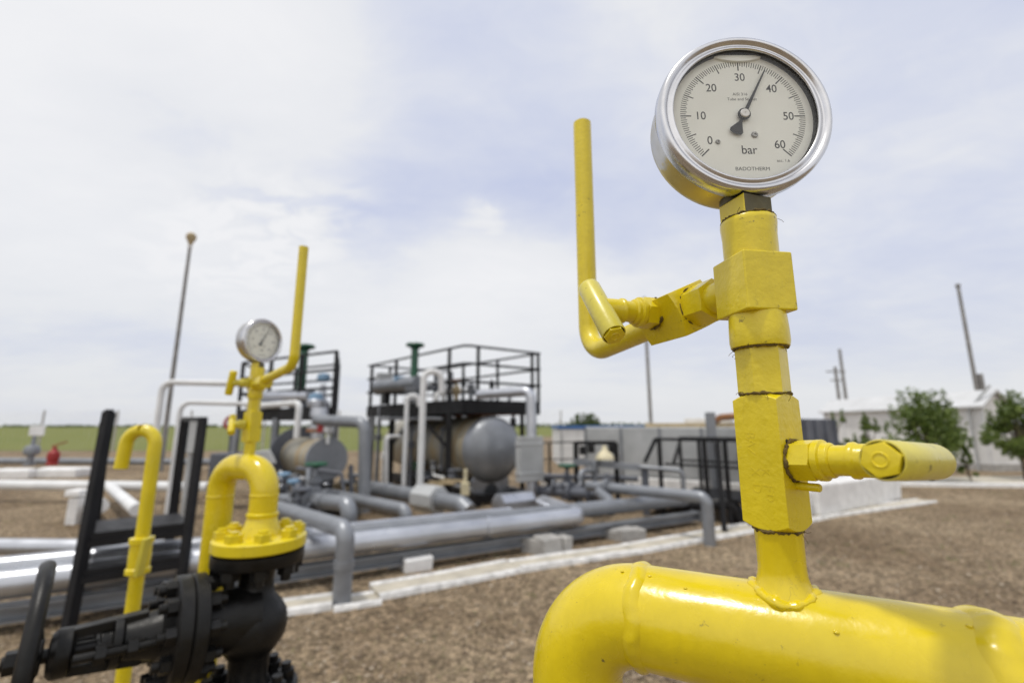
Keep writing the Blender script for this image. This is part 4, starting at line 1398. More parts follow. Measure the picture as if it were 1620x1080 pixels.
actuated_valve(657, 544, 10.4, DZ, 'green handwheel valve standing on the platform over the big vessel')
pe = at(628, 612, 10.9)
mb = MB().cyl(at(598, 612, 11.4), at(662, 606, 10.3), .17)
hx = thing('deck_vessel', (pe.x, pe.y, DZ), 'small grey cylinder lying on the platform beside the green valve', 'vessel')
part(mb, 'shell', 'grey', hx)
mb = MB()
for px, Yy in ((610, 11.2), (650, 10.5)):
    c = at(px, 620, Yy); mb.box((c.x, c.y, (DZ + c.z) / 2), (.12, .25, abs(c.z - DZ) + .02), R(30))
part(mb, 'foot', 'blackmetal', hx)
c = at(632, 601, 10.8)
part(MB().box((c.x, c.y - .05, c.z + .02), (.22, .2, .12), R(30)), 'junction_box', 'paleblue', hx, bevel=.01)
c = at(607, 606, 11.6)
solo(MB().box((c.x, c.y, c.z), (.36, .3, .5), R(30)).cyl((c.x, c.y, DZ), (c.x, c.y, c.z), .06), 'cabinet', 'panel', 'pale grey cabinet at the left end of the tank platform', 'cabinet', bevel=.02)
for i, (px, py, Yy) in enumerate(((702, 605, 9.9), (722, 613, 9.9))):
    c = at(px, py, Yy)
    t = thing('valve', (c.x, Yy, DZ), ('small white valve beside the gooseneck on the tank platform', 'small brass coloured valve behind the thick platform post')[i], 'valve')
    part(MB().lathe((c.x, Yy, DZ), UP, [(.05, 0), (.05, .1), (.09, .16), (.11, .22), (.08, .28), (.04, .32), (.03, .42)], 16), 'valve_body', ('whitepaint', 'tan')[i], t)
    part(MB().torus((c.x, Yy, DZ + .43), UP, .09, .018, 20, 8).cyl((c.x - .08, Yy, DZ + .43), (c.x + .08, Yy, DZ + .43), .015), 'handwheel', ('grey', 'rust')[i], t)
for (pts, r, lab) in (([at(690, 640, 9.9), at(690, 622, 9.9), at(745, 619, 10.4)], .05, 'thin white pipe bent along the tank platform deck'),):
    pts[0].z = DZ
    pipe(lab, pts, r, .1, 'whitepaint')

# ------------------------------------------------------------------ left vessel and platform
PBY = 8.7
nr = at(527, 643, PBY); nl = at(378, 643, PBY + 1.6); fl_ = nl + hv(-.33, .94) * 2.0; fr_ = nr + hv(-.33, .94) * 2.0
DZ2 = nr.z
for q in (nl, fl_, fr_): q.z = DZ2
p2 = thing('platform', (nr.x, nr.y, 0), 'black railed steel platform behind the yellow U pipe and small gauge', 'platform', 'black railed platforms')
mb = MB().poly([p - UP * .05 for p in (nr, fr_, fl_, nl)], UP * .05)
for a, b_ in ((nr, fr_), (fr_, fl_), (fl_, nl), (nl, nr)): mb.beam(a - UP * .12, b_ - UP * .12, .06, .2)
part(mb, 'deck', 'blackmetal', p2)
rails(p2, [(nr, fr_), (fr_, fl_), (fl_, nl), (nl, nr)], (1.05, .7, .35))
posts(p2, [nr, lerp(nr, nl, .33), lerp(nr, nl, .66), nl, fr_, lerp(fr_, fl_, .5), fl_, lerp(nr, fr_, .5)], 1.05, .06)
for p in (lerp(nr, nl, .1), nl, fr_, lerp(nr, nl, .55)): part(MB().beam(V((p.x, p.y, 0)), V((p.x, p.y, DZ2 - .2)), .11), 'support_column', 'grey', p2)
actuated_valve(482, 546, 9.6, DZ2, 'green handwheel valve on the left platform behind the vent pipe')
pipe('white pipe frame crossing before the left platform deck', [at(392, 643, 8.9), at(474, 637, 8.2), V((at(474, 637, 8.2).x, 8.2, 1.3))], .055, .1, 'whitepaint')
c = at(420, 632, 9.6)
solo(MB().cyl(at(402, 628, 10.0), at(492, 626, 9.2), .13).box((c.x, c.y, DZ2 + .06), (.7, .2, .12), R(-25)), 'deck_vessel', 'clad', 'silver cylinder lying on the left platform deck', 'vessel')
for i, (px, py, Yy, mt) in enumerate(((500, 632, 8.6, 'paleblue'), (512, 600, 9.4, 'paleblue'))):
    c = at(px, py, Yy)
    t = thing('valve', (c.x, Yy, DZ2), ('pale blue capped valve low on the left platform', 'small pale blue valve by the left platform corner')[i], 'valve')
    part(MB().lathe((c.x, Yy, DZ2 - .1), UP, [(.07, 0), (.07, .06), (.15, .1), (.16, .2), (.08, .27), (.05, max(.3, c.z - DZ2))], 16), 'valve_body', 'clad', t)
    part(MB().lathe((c.x, Yy, c.z), UP, [(.06, -.05), (.13, 0), (.12, .1), (.03, .13)], 16), 'cap', mt, t)
# left vessel
vb_ = at(518, 726, 7.9)
vd2_ = hv(.66, -.75)
v2 = thing('pressure_vessel', (vb_.x, vb_.y, 0), 'smaller grey vessel with flat round end behind the yellow U pipe', 'pressure vessel', 'horizontal vessels')
R2 = .35
part(MB().lathe(vb_ - vd2_ * 1.5, vd2_, [(R2 * .96, 0), (R2 * .96, 1.46)], 40), 'shell', 'vessel', v2)
part(MB().lathe(vb_ - vd2_ * .06, vd2_, [(R2, 0), (R2, .055), (R2 * .985, .06), (.001, .06)], 40, cap=False), 'flat_end', 'grey', v2)
part(MB().lathe(vb_ - vd2_ * 1.5, vd2_, [(R2 * 1.5, -.06), (R2 * 1.5, .0), (R2 * .9, .02)], 40), 'body_flange', 'darkgrey', v2)
mb = MB().box((vb_.x - vd2_.x * .4, vb_.y - vd2_.y * .4, (vb_.z - .3) / 2), (.14, .5, vb_.z - .3), math.atan2(vd2_.y, vd2_.x))
part(mb, 'saddle', 'darkgrey', v2)
t0 = vb_ - vd2_ * .55 + UP * (R2 - .03)
part(MB().lathe(t0, UP, [(.12, 0), (.12, .12), (.19, .12), (.19, .17), (.19, .22), (.13, .24), (.1, .34), (.16, .4), (.14, .55)], 20), 'nozzle', 'clad', v2)
part(MB().lathe(t0 + UP * .121, UP, [(.192, 0), (.196, .004), (.196, .05), (.192, .054)], 20), 'nozzle_flange', 'rust', v2)
c = at(519, 692, 7.85)
t = thing('valve', (c.x, c.y, vb_.z + R2), 'white capped relief valve on top of the flat ended vessel', 'valve')
part(MB().lathe((c.x, c.y, vb_.z + R2 - .1), UP, [(.03, 0), (.03, .16), (.085, .2), (.085, .27), (.06, .33), (.01, .35)], 16), 'valve_body', 'whitepaint', t)
part(MB().box((c.x - .12, c.y, vb_.z + R2 + .2), (.10, .12, .22)), 'side_flange', 'red', t)


# skid under the left vessel
w2 = hv(-vd2_.y, vd2_.x)
for sgn in (-1, 1):
    a = vb_ - vd2_ * 1.7 + w2 * (.4 * sgn); b_ = vb_ + vd2_ * .35 + w2 * (.4 * sgn)
    part(MB().beam(V((a.x, a.y, .16)), V((b_.x, b_.y, .16)), .12, .2), 'skid_rail', 'blackmetal', v2)
for t in (-.25, .5, 1.3):
    a = vb_ - vd2_ * t - w2 * .45; b_ = vb_ - vd2_ * t + w2 * .45
    part(MB().beam(V((a.x, a.y, .2)), V((b_.x, b_.y, .2)), .12, .16), 'skid_crossbeam', 'blackmetal', v2)
for k, (t, r_) in enumerate(((.15, .03), (.6, .045), (1.1, .03))):
    a = vb_ - vd2_ * t + w2 * -.42
    part(MB().tube(fillet([vb_ - vd2_ * t - UP * .28, V((a.x, a.y, vb_.z - .3)), V((a.x, a.y, .35)), V((a.x, a.y, .35)) + vd2_ * .8], .06, 6), r_, 12), 'drain_pipe', ('whitepaint', 'grey', 'darkgrey')[k], v2)
for k, (p0, p1, p2, r_, mt) in enumerate((((424, 762, 7.3), (470, 758, 7.0), (474, 790, 6.8), .05, 'darkgrey'), ((430, 786, 6.9), (500, 792, 6.6), (512, 780, 6.9), .06, 'grey'), ((444, 745, 7.7), (446, 792, 7.5), (470, 800, 7.2), .03, 'whitepaint'),
        ((488, 742, 7.2), (486, 800, 6.9), (500, 806, 6.7), .035, 'grey'), ((470, 740, 7.8), (540, 748, 7.7), (546, 790, 7.6), .03, 'darkgrey'), ((555, 735, 8.3), (556, 790, 8.2), (590, 792, 8.2), .04, 'darkgrey'))):
    part(MB().tube(fillet([at(*p0), at(*p1), at(*p2)], .06, 6), r_, 10), 'manifold_pipe', mt, v2)
a = vb_ + vd2_ * .02 - UP * R2
part(MB().cyl(a - UP * .02, V((a.x, a.y, .45)), .03).lathe(V((a.x, a.y, .5)), UP, [(.04, 0), (.06, .02), (.06, .06), (.04, .08)], 14), 'drain_valve', 'clad', v2)


def wheel_valve(px, py, Yy, s, body, wheel, lab, zb=None):
    c = at(px, py, Yy); zb = .25 if zb is None else zb
    t = thing('valve', (c.x, Yy, zb), lab, 'valve', 'handwheel valves among the pipes')
    h = c.z - zb
    part(MB().lathe((c.x, Yy, zb), UP, [(.12 * s, 0), (.12 * s, .05), (.07 * s, .08), (.13 * s, h * .3), (.13 * s, h * .45), (.06 * s, h * .6), (.10 * s, h * .64), (.10 * s, h * .7), (.035 * s, h * .74), (.03 * s, h)], 16)
         .cyl((c.x - .24 * s, Yy + .1 * s, zb + h * .36), (c.x + .24 * s, Yy - .1 * s, zb + h * .36), .07 * s)
         .cyl((c.x - .25 * s, Yy + .1 * s, zb + h * .36), (c.x - .21 * s, Yy + .087 * s, zb + h * .36), .13 * s)
         .cyl((c.x + .21 * s, Yy - .087 * s, zb + h * .36), (c.x + .25 * s, Yy - .1 * s, zb + h * .36), .13 * s), 'valve_body', body, t)
    part(MB().lathe(c - UP * .03, UP, [(.03 * s, -.02), (.09 * s, .01), (.15 * s, .02), (.165 * s, .04), (.15 * s, .065), (.12 * s, .055), (.02, .045)], 24), 'handwheel', wheel, t)


wheel_valve(500, 735, 6.9, 1.0, 'grey', 'green', 'green wheel valve before the flat round vessel end')
wheel_valve(450, 751, 7.0, .55, 'darkgrey', 'paleblue', 'pale blue wheel valve right of the yellow U pipe')
wheel_valve(464, 762, 6.7, .5, 'grey', 'paleblue', 'lower blue green wheel valve beside the U pipe', )
wheel_valve(897, 737, 8.4, 1.0, 'darkgrey', 'green', 'green wheel valve right of the hung grey cabinet')
wheel_valve(478, 775, 6.6, .8, 'darkgrey', 'darkgrey', 'dark wheel valve low behind the bent grey pipe')
wheel_valve(548, 762, 9.0, .9, 'tan', 'grey', 'tan bodied valve between the inverted L pipe and big vessel')
wheel_valve(560, 752, 9.4, .8, 'grey', 'grey', 'grey wheel valve just left of the white gooseneck pipes')
wheel_valve(922, 755, 8.8, .8, 'darkgrey', 'darkgrey', 'dark wheel valve under the black cable frame')
wheel_valve(985, 758, 9.4, .7, 'darkgrey', 'blackmetal', 'dark small valve before the white plinth of the cooler box')
wheel_valve(436, 778, 6.3, .7, 'darkgrey', 'blackmetal', 'black wheel valve close behind the yellow flange')
wheel_valve(516, 770, 7.3, .6, 'darkgrey', 'blackmetal', 'small black wheel valve under the flat vessel end')
wheel_valve(868, 760, 8.8, .7, 'darkgrey', 'blackmetal', 'low dark wheel valve at the foot of the hung cabinet')
wheel_valve(940, 770, 8.2, .6, 'grey', 'green', 'small green wheel valve where two pipes meet')
pipe('thin dark pipe looping low under the flat ended vessel', [at(420, 795, 7.2), at(540, 778, 7.4), V((at(545, 800, 7.4).x, 7.4, .2))], .045, .1, 'darkgrey')
pipe('thin white pipe standing between the two vessels', [V((at(612, 770, 9.2).x, 9.2, .1)), at(612, 690, 9.2), at(632, 690, 9.6)], .035, .08, 'whitepaint')
pipe('thin dark pipe crossing under the black cable frame', [at(850, 752, 9.6), at(1010, 757, 9.0)], .05, .1, 'darkgrey', flanges=((0, .3), (0, .7)))
pipe('short grey riser beside the green valve at the cabinet', [V((at(918, 785, 8.3).x, 8.3, .05)), at(918, 745, 8.3), at(945, 744, 8.6)], .05, .1, 'grey')
mb = MB(); rgq = random.Random(77); a_, b_ = gr(858, 768), gr(1000, 776)
mb2 = MB()
for k in range(9):
    p_ = a_.lerp(b_, (k + .5) / 9)
    solo(MB().box((p_.x, p_.y, .11 + rgq.uniform(-.02, .03)), ((b_ - a_).length / 9 * .93, .3, .3), math.atan2((b_ - a_).y, (b_ - a_).x) + rgq.uniform(-.06, .06)), 'kerb_block', 'whitewash', 'whitewashed kerb block in the low row behind the green wheel valves', 'kerb block', 'low row of whitewashed kerb blocks', bevel=.03)
c = at(736, 775, 8.6)
solo(MB().box((c.x, c.y, .40), (.15, .14, .22)).cyl((c.x, c.y, .50), (c.x, c.y, .74), .035), 'instrument_post', 'cream', 'cream instrument post before the big vessel dome', 'post', bevel=.01)
c = at(672, 788, 8.6)
mb = MB()
for k in range(3): mb.box((c.x + .2 * k, c.y + .5 + .2 * k, .40 + .02 * k), (.6, .10, .035), R(-30))
solo(mb, 'board', 'tan', 'tan boards laid on pipes under the big vessel', 'board')
mb = MB().box((at(360, 730, 9.0).x, 9.0, .75), (.45, .4, .5)).box((at(360, 730, 9.0).x, 9.0, .25), (.12, .12, .5))
solo(mb, 'control_box', 'darkgrey', 'dark control box behind the yellow U pipe top', 'box', bevel=.02)
c = at(410, 715, 8.6)
solo(MB().poly([at(395, 728, 8.8), at(435, 733, 8.2), at(425, 712, 8.3), at(402, 716, 8.8)], V((0, .05, .02))).cyl((c.x, c.y + .1, 0), (c.x, c.y + .05, c.z), .06), 'rain_hood', 'panel', 'pale slanted rain hood just right of the yellow U pipe top', 'hood')
c = at(305, 690, 8.0)
solo(MB().box(c, (.30, .16, .55)).cyl((c.x, c.y, 0), (c.x, c.y, c.z), .05).box((c.x, c.y - .01, c.z + .31), (.34, .22, .05)), 'cabinet', 'panel', 'grey cabinet on a post seen between the stile handrails', 'cabinet', bevel=.015)

# ------------------------------------------------------------------ right side: frames, stairs, cooler, kiosk
fr = thing('cable_frame', at(940, 790, 8.6) * 1, 'black cable frame with grey crossbeam left of the stair railing', 'frame')
b1, b2, b3 = at(911, 790, 8.9), at(974, 790, 8.9), at(940, 790, 9.4)
for px in (911, 974):
    p = at(px, 700, 8.9); part(MB().beam(V((p.x, 8.9, .0)), p, .08), 'post', 'blackmetal', fr)
part(MB().beam(at(911, 700, 8.9), at(974, 700, 8.9), .07), 'crossbeam', 'blackmetal', fr)
part(MB().beam(at(908, 730, 8.85), at(1012, 739, 8.3), .12, .1), 'crossbeam', 'grey', fr)
mb = MB()
for px, py in ((922, 712), (935, 709), (968, 710)):
    c = at(px, py, 8.9); part(MB().box(c, (.12, .14, .16)), 'junction_box', 'blackmetal', fr, bevel=.01)
c = at(957, 726, 8.5)
t = thing('flood_lamp', (c.x, c.y, .3), 'cream domed lamp hood on a grey post before the cooler box', 'lamp')
part(MB().lathe(c, UP, [(.17, 0), (.165, .03), (.12, .10), (.06, .15), (.03, .24)], 24), 'lamp_hood', 'cream', t)
part(MB().cyl((c.x - .18, c.y + .05, .3), (c.x - .18, c.y + .05, c.z - .05), .055).beam((c.x - .18, c.y + .05, c.z - .06), (c.x, c.y, c.z + .02), .04), 'post', 'grey', t)
a_ = at(1080, 744, 7.9)
pipe('light grey square pipe bracket before the black stair', [V((a_.x, 7.9, .3)), a_, at(1009, 738, 8.3)], .035, .08, 'grey')
a_ = at(1020, 746, 8.3)
pipe('dark grey standpipe left of the black stair railing', [V((a_.x, 8.3, 0)), a_ + UP * .08], .06, .08, 'darkgrey')
pipe('dark grey pipe lying low right of the grey cabinet', [at(842, 776, 8.8), at(958, 781, 7.9)], .085, .1, 'darkgrey', flanges=((0, .55), (0, .8)))
a_ = at(967, 812, 6.95)
pipe('steep grey pipe dropping onto the beam right of the rounded elbow', [V((a_.x, 6.95, .3)), at(963, 792, 7.15), at(948, 778, 7.5)], .085, .1, 'grey')
pipe('dark pipe curving down beside the black stair', [at(1060, 800, 8.0), at(1160, 795, 7.6), V((at(1172, 830, 7.6).x, 7.6, .05))], .10, .16, 'blackmetal')

RS = 7.8
sr = thing('stair_railing', gr(1100, 825), 'black steel stair with railing before the long grey cooler box', 'stair')
zt = zat(694, RS)
def rp_(px, py, Yy): return at(px, py, Yy)
top1, top2 = rp_(1037, 694, 8.4), rp_(1185, 694, 7.3)
top2.z = top1.z
mb = MB().beam(top1, top2, .05).beam(top1, rp_(1020, 731, 8.3), .05).beam(rp_(1076, 697, 8.9), rp_(1066, 731, 8.6), .05)
d_ = top2 - top1
mb.beam(top1 + UP * -.42 + d_ * .1, top2 - UP * .42, .035)
b4, b5 = rp_(1075, 694, 9.2), rp_(1180, 694, 8.4); b4.z = b5.z = top1.z
mb.beam(b4, b5, .05).beam(b4 - UP * .42, b5 - UP * .42, .035)
part(mb, 'handrail', 'blackmetal', sr)
for t in (.04, .55, .76, .95):
    p = top1 + d_ * t; part(MB().beam(V((p.x, p.y, .0)), p, .06), 'railing_post', 'blackmetal', sr)
for t in (.0, .3, .6, .9):
    p = b4.lerp(b5, t); part(MB().beam(V((p.x, p.y, .1)), p, .05), 'railing_post', 'blackmetal', sr)
q1, q2 = rp_(1136, 720, 7.2), rp_(1146, 838, 6.9); q2.z = 0
part(MB().beam(V((q2.x, q2.y, 0)), V((q1.x, q1.y, zt - .05)), .06), 'railing_post', 'blackmetal', sr)
fz = .33
pl = [top1 + d_ * .3, top2, b5, b4 + (b5 - b4) * .2]
part(MB().poly([V((p.x, p.y, fz)) for p in pl], UP * .05), 'landing', 'blackmetal', sr)
mb = MB()
for k in range(3):
    c = top1 + d_ * (.08 + .08 * k); mb.box((c.x, c.y + .35, .1 + .1 * k), (.26, .8, .03), R(-30))
part(mb, 'step', 'blackmetal', sr)

ca, cb_ = V((1.75, 11.15, 0)), V((5.1, 9.1, 0))
cd = (cb_ - ca).normalized(); cn = V((-cd.y, cd.x, 0))
if cn.y < 0: cn = -cn
cx = thing('cooler_box', ca, 'long grey panelled cooler box on a white plinth behind the stair', 'cooler')
L_ = (cb_ - ca).length
rzc = math.atan2(cd.y, cd.x)
mid = (ca + cb_) / 2 + cn * .75
part(MB().box((mid.x, mid.y, .95), (L_, 1.5, 1.06), rzc), 'housing', 'panel', cx, bevel=.02)
mb = MB()
for t in (.0, .22, .44, .66, .88, 1.0):
    c = ca + cd * (L_ * t) - cn * .012; mb.box((c.x, c.y, .95), (.05, .03, 1.04), rzc)
part(mb, 'panel_rib', 'grey', cx)
part(MB().box((mid.x - cd.x * .0, mid.y, .2), (L_ * 1.02, 1.6, .40), rzc), 'plinth', 'whitewash', cx, bevel=.03)
c = ca + cd * (L_ * .62) + cn * .8
part(MB().box((c.x, c.y, 1.52), (L_ * .55, 1.1, .10), rzc), 'roof_tray', 'tan', cx, bevel=.01)
c = ca + cd * (L_ * .66) + cn * 1.0
part(MB().box((c.x, c.y, 1.60), (.95, .5, .16), rzc), 'top_box', 'whitepaint', cx, bevel=.01)
p = at(1123, 652, 8.9)
solo(MB().beam((p.x, p.y, 0), p, .14), 'steel_column', 'grey', 'grey steel column standing before the cooler box', 'column')
pipe('rusty brown pipe on top of the cooler box behind the tall valve', [at(1128, 668, 9.9), at(1140, 660, 9.8), at(1200, 655, 9.6)], .07, .08, 'rust')
kd = at(1240, 720, 9.8)

# dark tank and its white plinth
da, db = gr(1300, 819), gr(1429, 790)
dd_ = (db - da).normalized(); dn = V((-dd_.y, dd_.x, 0))
Ld = (db - da).length
tk = thing('tank', da, 'dark grey ribbed rectangular tank on whitewashed blocks right of the tall valve', 'tank')
rzd = math.atan2(dd_.y, dd_.x)
for i, (t0_, t1_, hh) in enumerate(((-.16, -.012, .45), (.0, .55, .54), (.553, 1.0, .52))):
    c = da + dd_ * (Ld * (t0_ + t1_) / 2) + dn * (.45 + (.1 if i == 0 else 0))
    mb = MB().box((c.x, c.y, hh / 2), (Ld * (t1_ - t0_), .9, hh), rzd)
    rg = random.Random(i + 60)
    for v in mb.v: v += V((rg.uniform(-.02, .02), rg.uniform(-.02, .02), rg.uniform(-.02, .02)))
    part(mb, 'plinth_block', 'whitewash', tk, bevel=.05, seg=3)
ta, tb_ = da - dd_ * .30 + dn * .55, da + dd_ * (Ld * .62) + dn * .55
c = (ta + tb_) / 2 + dn * .3
Lt = (tb_ - ta).length
zt_ = zat(662, (ta.y + tb_.y) / 2)
part(MB().box((c.x, c.y, (.5 + zt_) / 2), (Lt, .6, zt_ - .5), rzd), 'shell', 'darkgrey', tk, bevel=.01)
mb = MB()
for k in range(7):
    p = ta + (tb_ - ta) * (k / 6) - dn * .02; mb.box((p.x, p.y, (.5 + zt_) / 2), (.05, .04, zt_ - .52), rzd)
part(mb, 'rib', 'darkgrey', tk)

# blue trimmed kiosk
Yk = 18.5
k0, k1, k2 = gr(886, 737), gr(958, 737), gr(861, 734)
k0.z = k1.z = k2.z = 0
kk = thing('kiosk', k0, 'low white kiosk with blue roof edge beyond the pipes', 'kiosk')
kx = hv(k1.x - k0.x, k1.y - k0.y); ky = hv(-kx.y, kx.x)
lenk = (k1 - k0).length + 1.5
kc = k0 + kx * lenk / 2 + ky * 1.6
zt2 = zat(674, k0.y)
part(MB().box((kc.x, kc.y, zt2 / 2 - .06), (lenk, 3.2, zt2 - .12), math.atan2(kx.y, kx.x)), 'wall', 'whitepaint', kk)
part(MB().box((kc.x, kc.y, zt2 - .03), (lenk + .1, 3.3, .14), math.atan2(kx.y, kx.x)), 'roof', 'blue', kk)
mb = MB()
for t in (.02, .33, .66): mb.box(k0 + kx * (lenk * t) - ky * .02 + UP * (zt2 / 2 - .06), (.08, .05, zt2 - .14), math.atan2(kx.y, kx.x))
part(mb, 'corner_trim', 'panel', kk)
# thin black fence before the kiosk
fe = thing('railing', gr(870, 765), 'thin black yard railing before the white kiosk', 'railing')
fa, fb = at(846, 700, 11.5), at(1010, 697, 11.5)
part(MB().cyl(fa, fb, .018, n=8).cyl(fa - UP * .4, fb - UP * .4, .015, n=8).cyl(fa - UP * .8, fb - UP * .8, .015, n=8), 'handrail', 'blackmetal', fe)
for t in (.02, .14, .38, .62, .9):
    p = fa.lerp(fb, t); part(MB().beam(V((p.x, p.y, 0)), p, .05), 'post', 'blackmetal', fe)

# white shed on the right
s0, s1 = V((16.2, 16.0, 0)), V((15.2, 22.6, 0))
sdv = (s1 - s0).normalized(); snv = hv(sdv.y, -sdv.x)           # points +X
Ls = (s1 - s0).length; Wd = 1.05; ze = zat(644, 16.0); zr = ze + .55
sh = thing('shed', s0, 'long white shed with pale pitched roof behind the bushy trees', 'shed')
c = s0 + sdv * Ls / 2 + snv * Wd / 2
part(MB().box((c.x, c.y, ze / 2), (Ls, Wd, ze), math.atan2(sdv.y, sdv.x)), 'wall', 'wallpanel', sh)
e_ = .18
A = [s0 - sdv * e_ - snv * e_ + UP * (ze - .02), s0 - sdv * e_ + snv * Wd / 2 + UP * zr, s0 - sdv * e_ + snv * (Wd + e_) + UP * (ze - .02)]
part(MB().poly(A + [A[2] + UP * .07, A[1] + UP * .07, A[0] + UP * .07], sdv * (Ls + 2 * e_)), 'roof', 'roof', sh)
part(MB().box((c.x, c.y, .12), (Ls + .1, Wd + .1, .24), math.atan2(sdv.y, sdv.x)), 'plinth', 'greyconc', sh)
mb = MB()
for t in (.0, .17, .34, .51, .68, .85, 1.0):
    p = s0 + sdv * (Ls * t) - snv * .02; part(MB().box((p.x, p.y, ze / 2 + .1), (.09, .05, ze - .2), math.atan2(sdv.y, sdv.x)), 'wall_post', 'whitepaint', sh)
for e0 in (s0 - sdv * .0, s1 - sdv * .12):
    part(MB().poly([e0 + UP * ze, e0 + snv * Wd + UP * ze, e0 + snv * Wd / 2 + UP * (zr - .06)], sdv * .12), 'gable', 'wallpanel', sh)
p = s0 - snv * .1 + sdv * .35
part(MB().tube([V((p.x, p.y, 0)), V((p.x, p.y, ze - .1)), V((p.x + .4, p.y - .5, zr + .2))], .04, 10), 'downpipe', 'panel', sh)
lw0 = gr(1575, 741); lw1 = gr(1605, 738)
c = (lw0 + lw1) / 2
solo(MB().box((c.x + .1, c.y + .2, .62), (.95, .5, 1.24), R(-12)).box((c.x + .1, c.y + .2, 1.27), (1.05, .6, .06), R(-12)), 'low_wall', 'whitepaint', 'low white wall end beside the shed corner', 'wall', bevel=.02)

# concrete path at the right
pa = [gr(1385, 768), gr(1640, 771), gr(1660, 753), gr(1400, 755)]
solo(MB().poly([p + UP * -.04 for p in pa], UP * .052), 'path', 'concrete', kind='structure')
mb = MB()
mb.beam(pa[0] + UP * .03, pa[1] + UP * .03, .14, .14)
solo(mb, 'kerb', 'whitewash', 'white kerb along the near edge of the concrete path', 'kerb', bevel=.02)


# ------------------------------------------------------------------ poles
def pole(px, ytop, Yy, r0, r1, lab, extra=None, mat='pole', name='pole'):
    p = at(px, ytop, Yy)
    o = thing(name, (p.x, Yy, 0), lab, 'pole', 'poles standing against the sky')
    part(MB().cyl((p.x, Yy, 0), p, r0, r1, 12), 'shaft', mat, o)
    if extra: extra(o, p)
    return o


def mast_head(o, p):
    part(MB().lathe(p - UP * .38, UP, [(.06, 0), (.10, .12), (.17, .26), (.16, .38), (.08, .46), (.01, .48)], 16), 'lamp_head', 'tan', o)
    part(MB().lathe(p - UP * .52, UP, [(.05, 0), (.075, .02), (.075, .10), (.05, .12)], 12), 'collar', 'whitepaint', o)


pole(303, 372, 16, .085, .052, 'tall dark mast with a bulb head at left', mast_head, 'pole', 'mast')
pole(1019, 470, 30, .12, .10, 'slim concrete pole behind the cooler box')


def arms(o, p):
    part(MB().beam(p + V((-.7, 0, -.35)), p + V((.7, 0, -.35)), .09).beam(p + V((-.45, 0, -1.0)), p + V((.45, 0, -1.0)), .09), 'crossarm', 'pole', o)


def brace(o, p):
    part(MB().beam((p.x, p.y, 2.1), (p.x - 1.6, p.y, .0), .14), 'brace', 'pole', o)


pole(1321, 580, 34, .13, .10, 'shorter utility pole with crossarms right of the tall valve', arms)
pole(1328, 552, 36, .14, .10, 'taller bare pole beside the crossarm pole', brace)


def stub(o, p):
    part(MB().beam((p.x + .28, p.y, .0), (p.x + .28, p.y, 4.25), .2), 'stub_post', 'pole', o)
    part(MB().lathe(p - UP * .15, UP, [(.1, 0), (.12, .05), (.12, .15), (.02, .2)], 12), 'cap', 'pole', o)


pole(1515, 450, 24.5, .11, .08, 'tall pole with a doubled foot above the white shed', stub)

# wire fence along the field
fn = thing('wire_fence', (-20, 28, 0), 'tall thin wire mesh fence along the green field', 'fence')
mb = MB(); fx0, fx1 = -46, 3
for z in [.1 + .17 * k for k in range(13)] + [2.25, 2.4]:
    mb.beam((fx0, 28, z), (fx1, 28, z), .006)
x_ = fx0
while x_ < fx1:
    mb.beam((x_, 28, .1), (x_, 28, 2.2), .006); x_ += .3
part(mb, 'wire_mesh', 'panel', fn)
x_ = fx0
while x_ < fx1:
    part(MB().beam((x_, 28.03, 0), (x_, 28.03, 2.45), .07), 'fence_post', 'greyconc', fn); x_ += 4.45


# ------------------------------------------------------------------ vegetation
def leaves(mb, c, rad, n, size, rg, flat=1.0):
    for _ in range(n):
        while True:
            p = V((rg.uniform(-1, 1), rg.uniform(-1, 1), rg.uniform(-1, 1)))
            if .15 < p.length < 1: break
        p = V((p.x * rad, p.y * rad, p.z * rad * flat)) + c
        a = V((rg.uniform(-1, 1), rg.uniform(-1, 1), rg.uniform(-.6, .9))).normalized(); b_ = a.cross(V((rg.uniform(-1, 1), rg.uniform(-1, 1), rg.uniform(-1, 1)))).normalized()
        s = size * rg.uniform(.6, 1.3)
        mb.add([p - a * s, p + b_ * s * .42, p + a * s, p - b_ * s * .42], [(0, 1, 2, 3)])


def tree(px, py_top, Yy, hw, lab, seed, nb=22, per=70, ls=.075, mat='leaf', name='tree', group='bushy trees by the shed', trunk=.05, low=.35, px0=None):
    rg = random.Random(seed)
    base = at(px, 700, Yy); base.z = 0
    top = zat(py_top, Yy)
    o = thing(name, base, lab, 'tree', group)
    lm = MB(); tm = MB()
    ch = top * (1 - low)
    tm.tube([base, base + V((rg.uniform(-.05, .05), 0, top * low * .6)), base + V((rg.uniform(-.1, .1), 0, top * .65))], [trunk, trunk * .8, trunk * .4], 8)
    for k in range(nb):
        a = rg.uniform(0, 6.28); h = rg.uniform(.0, 1.0)
        rr = hw * (1.0 - .75 * max(0, h - .35)) * (.55 + .45 * min(1, h * 3)) * rg.uniform(.25, 1.0)
        c = base + V((math.cos(a) * rr, math.sin(a) * rr, top * low + ch * h * .93))
        tm.tube([base + V((0, 0, top * (low * .6 + .3 * h))), (base + V((0, 0, top * (low * .75 + .4 * h)))).lerp(c, .5), c], [trunk * .4, trunk * .25, trunk * .1], 5)
        leaves(lm, c, hw * rg.uniform(.15, .29), per, ls, rg, .9)
        # upright leader shoots
        if h > .4:
            for j in range(5): leaves(lm, c + UP * (.06 + .07 * j) * hw * 1.6, hw * .07, 8, ls * .8, rg)
    part(tm, 'trunk', 'bark', o)
    part(lm, 'crown', mat, o, sharp=180)


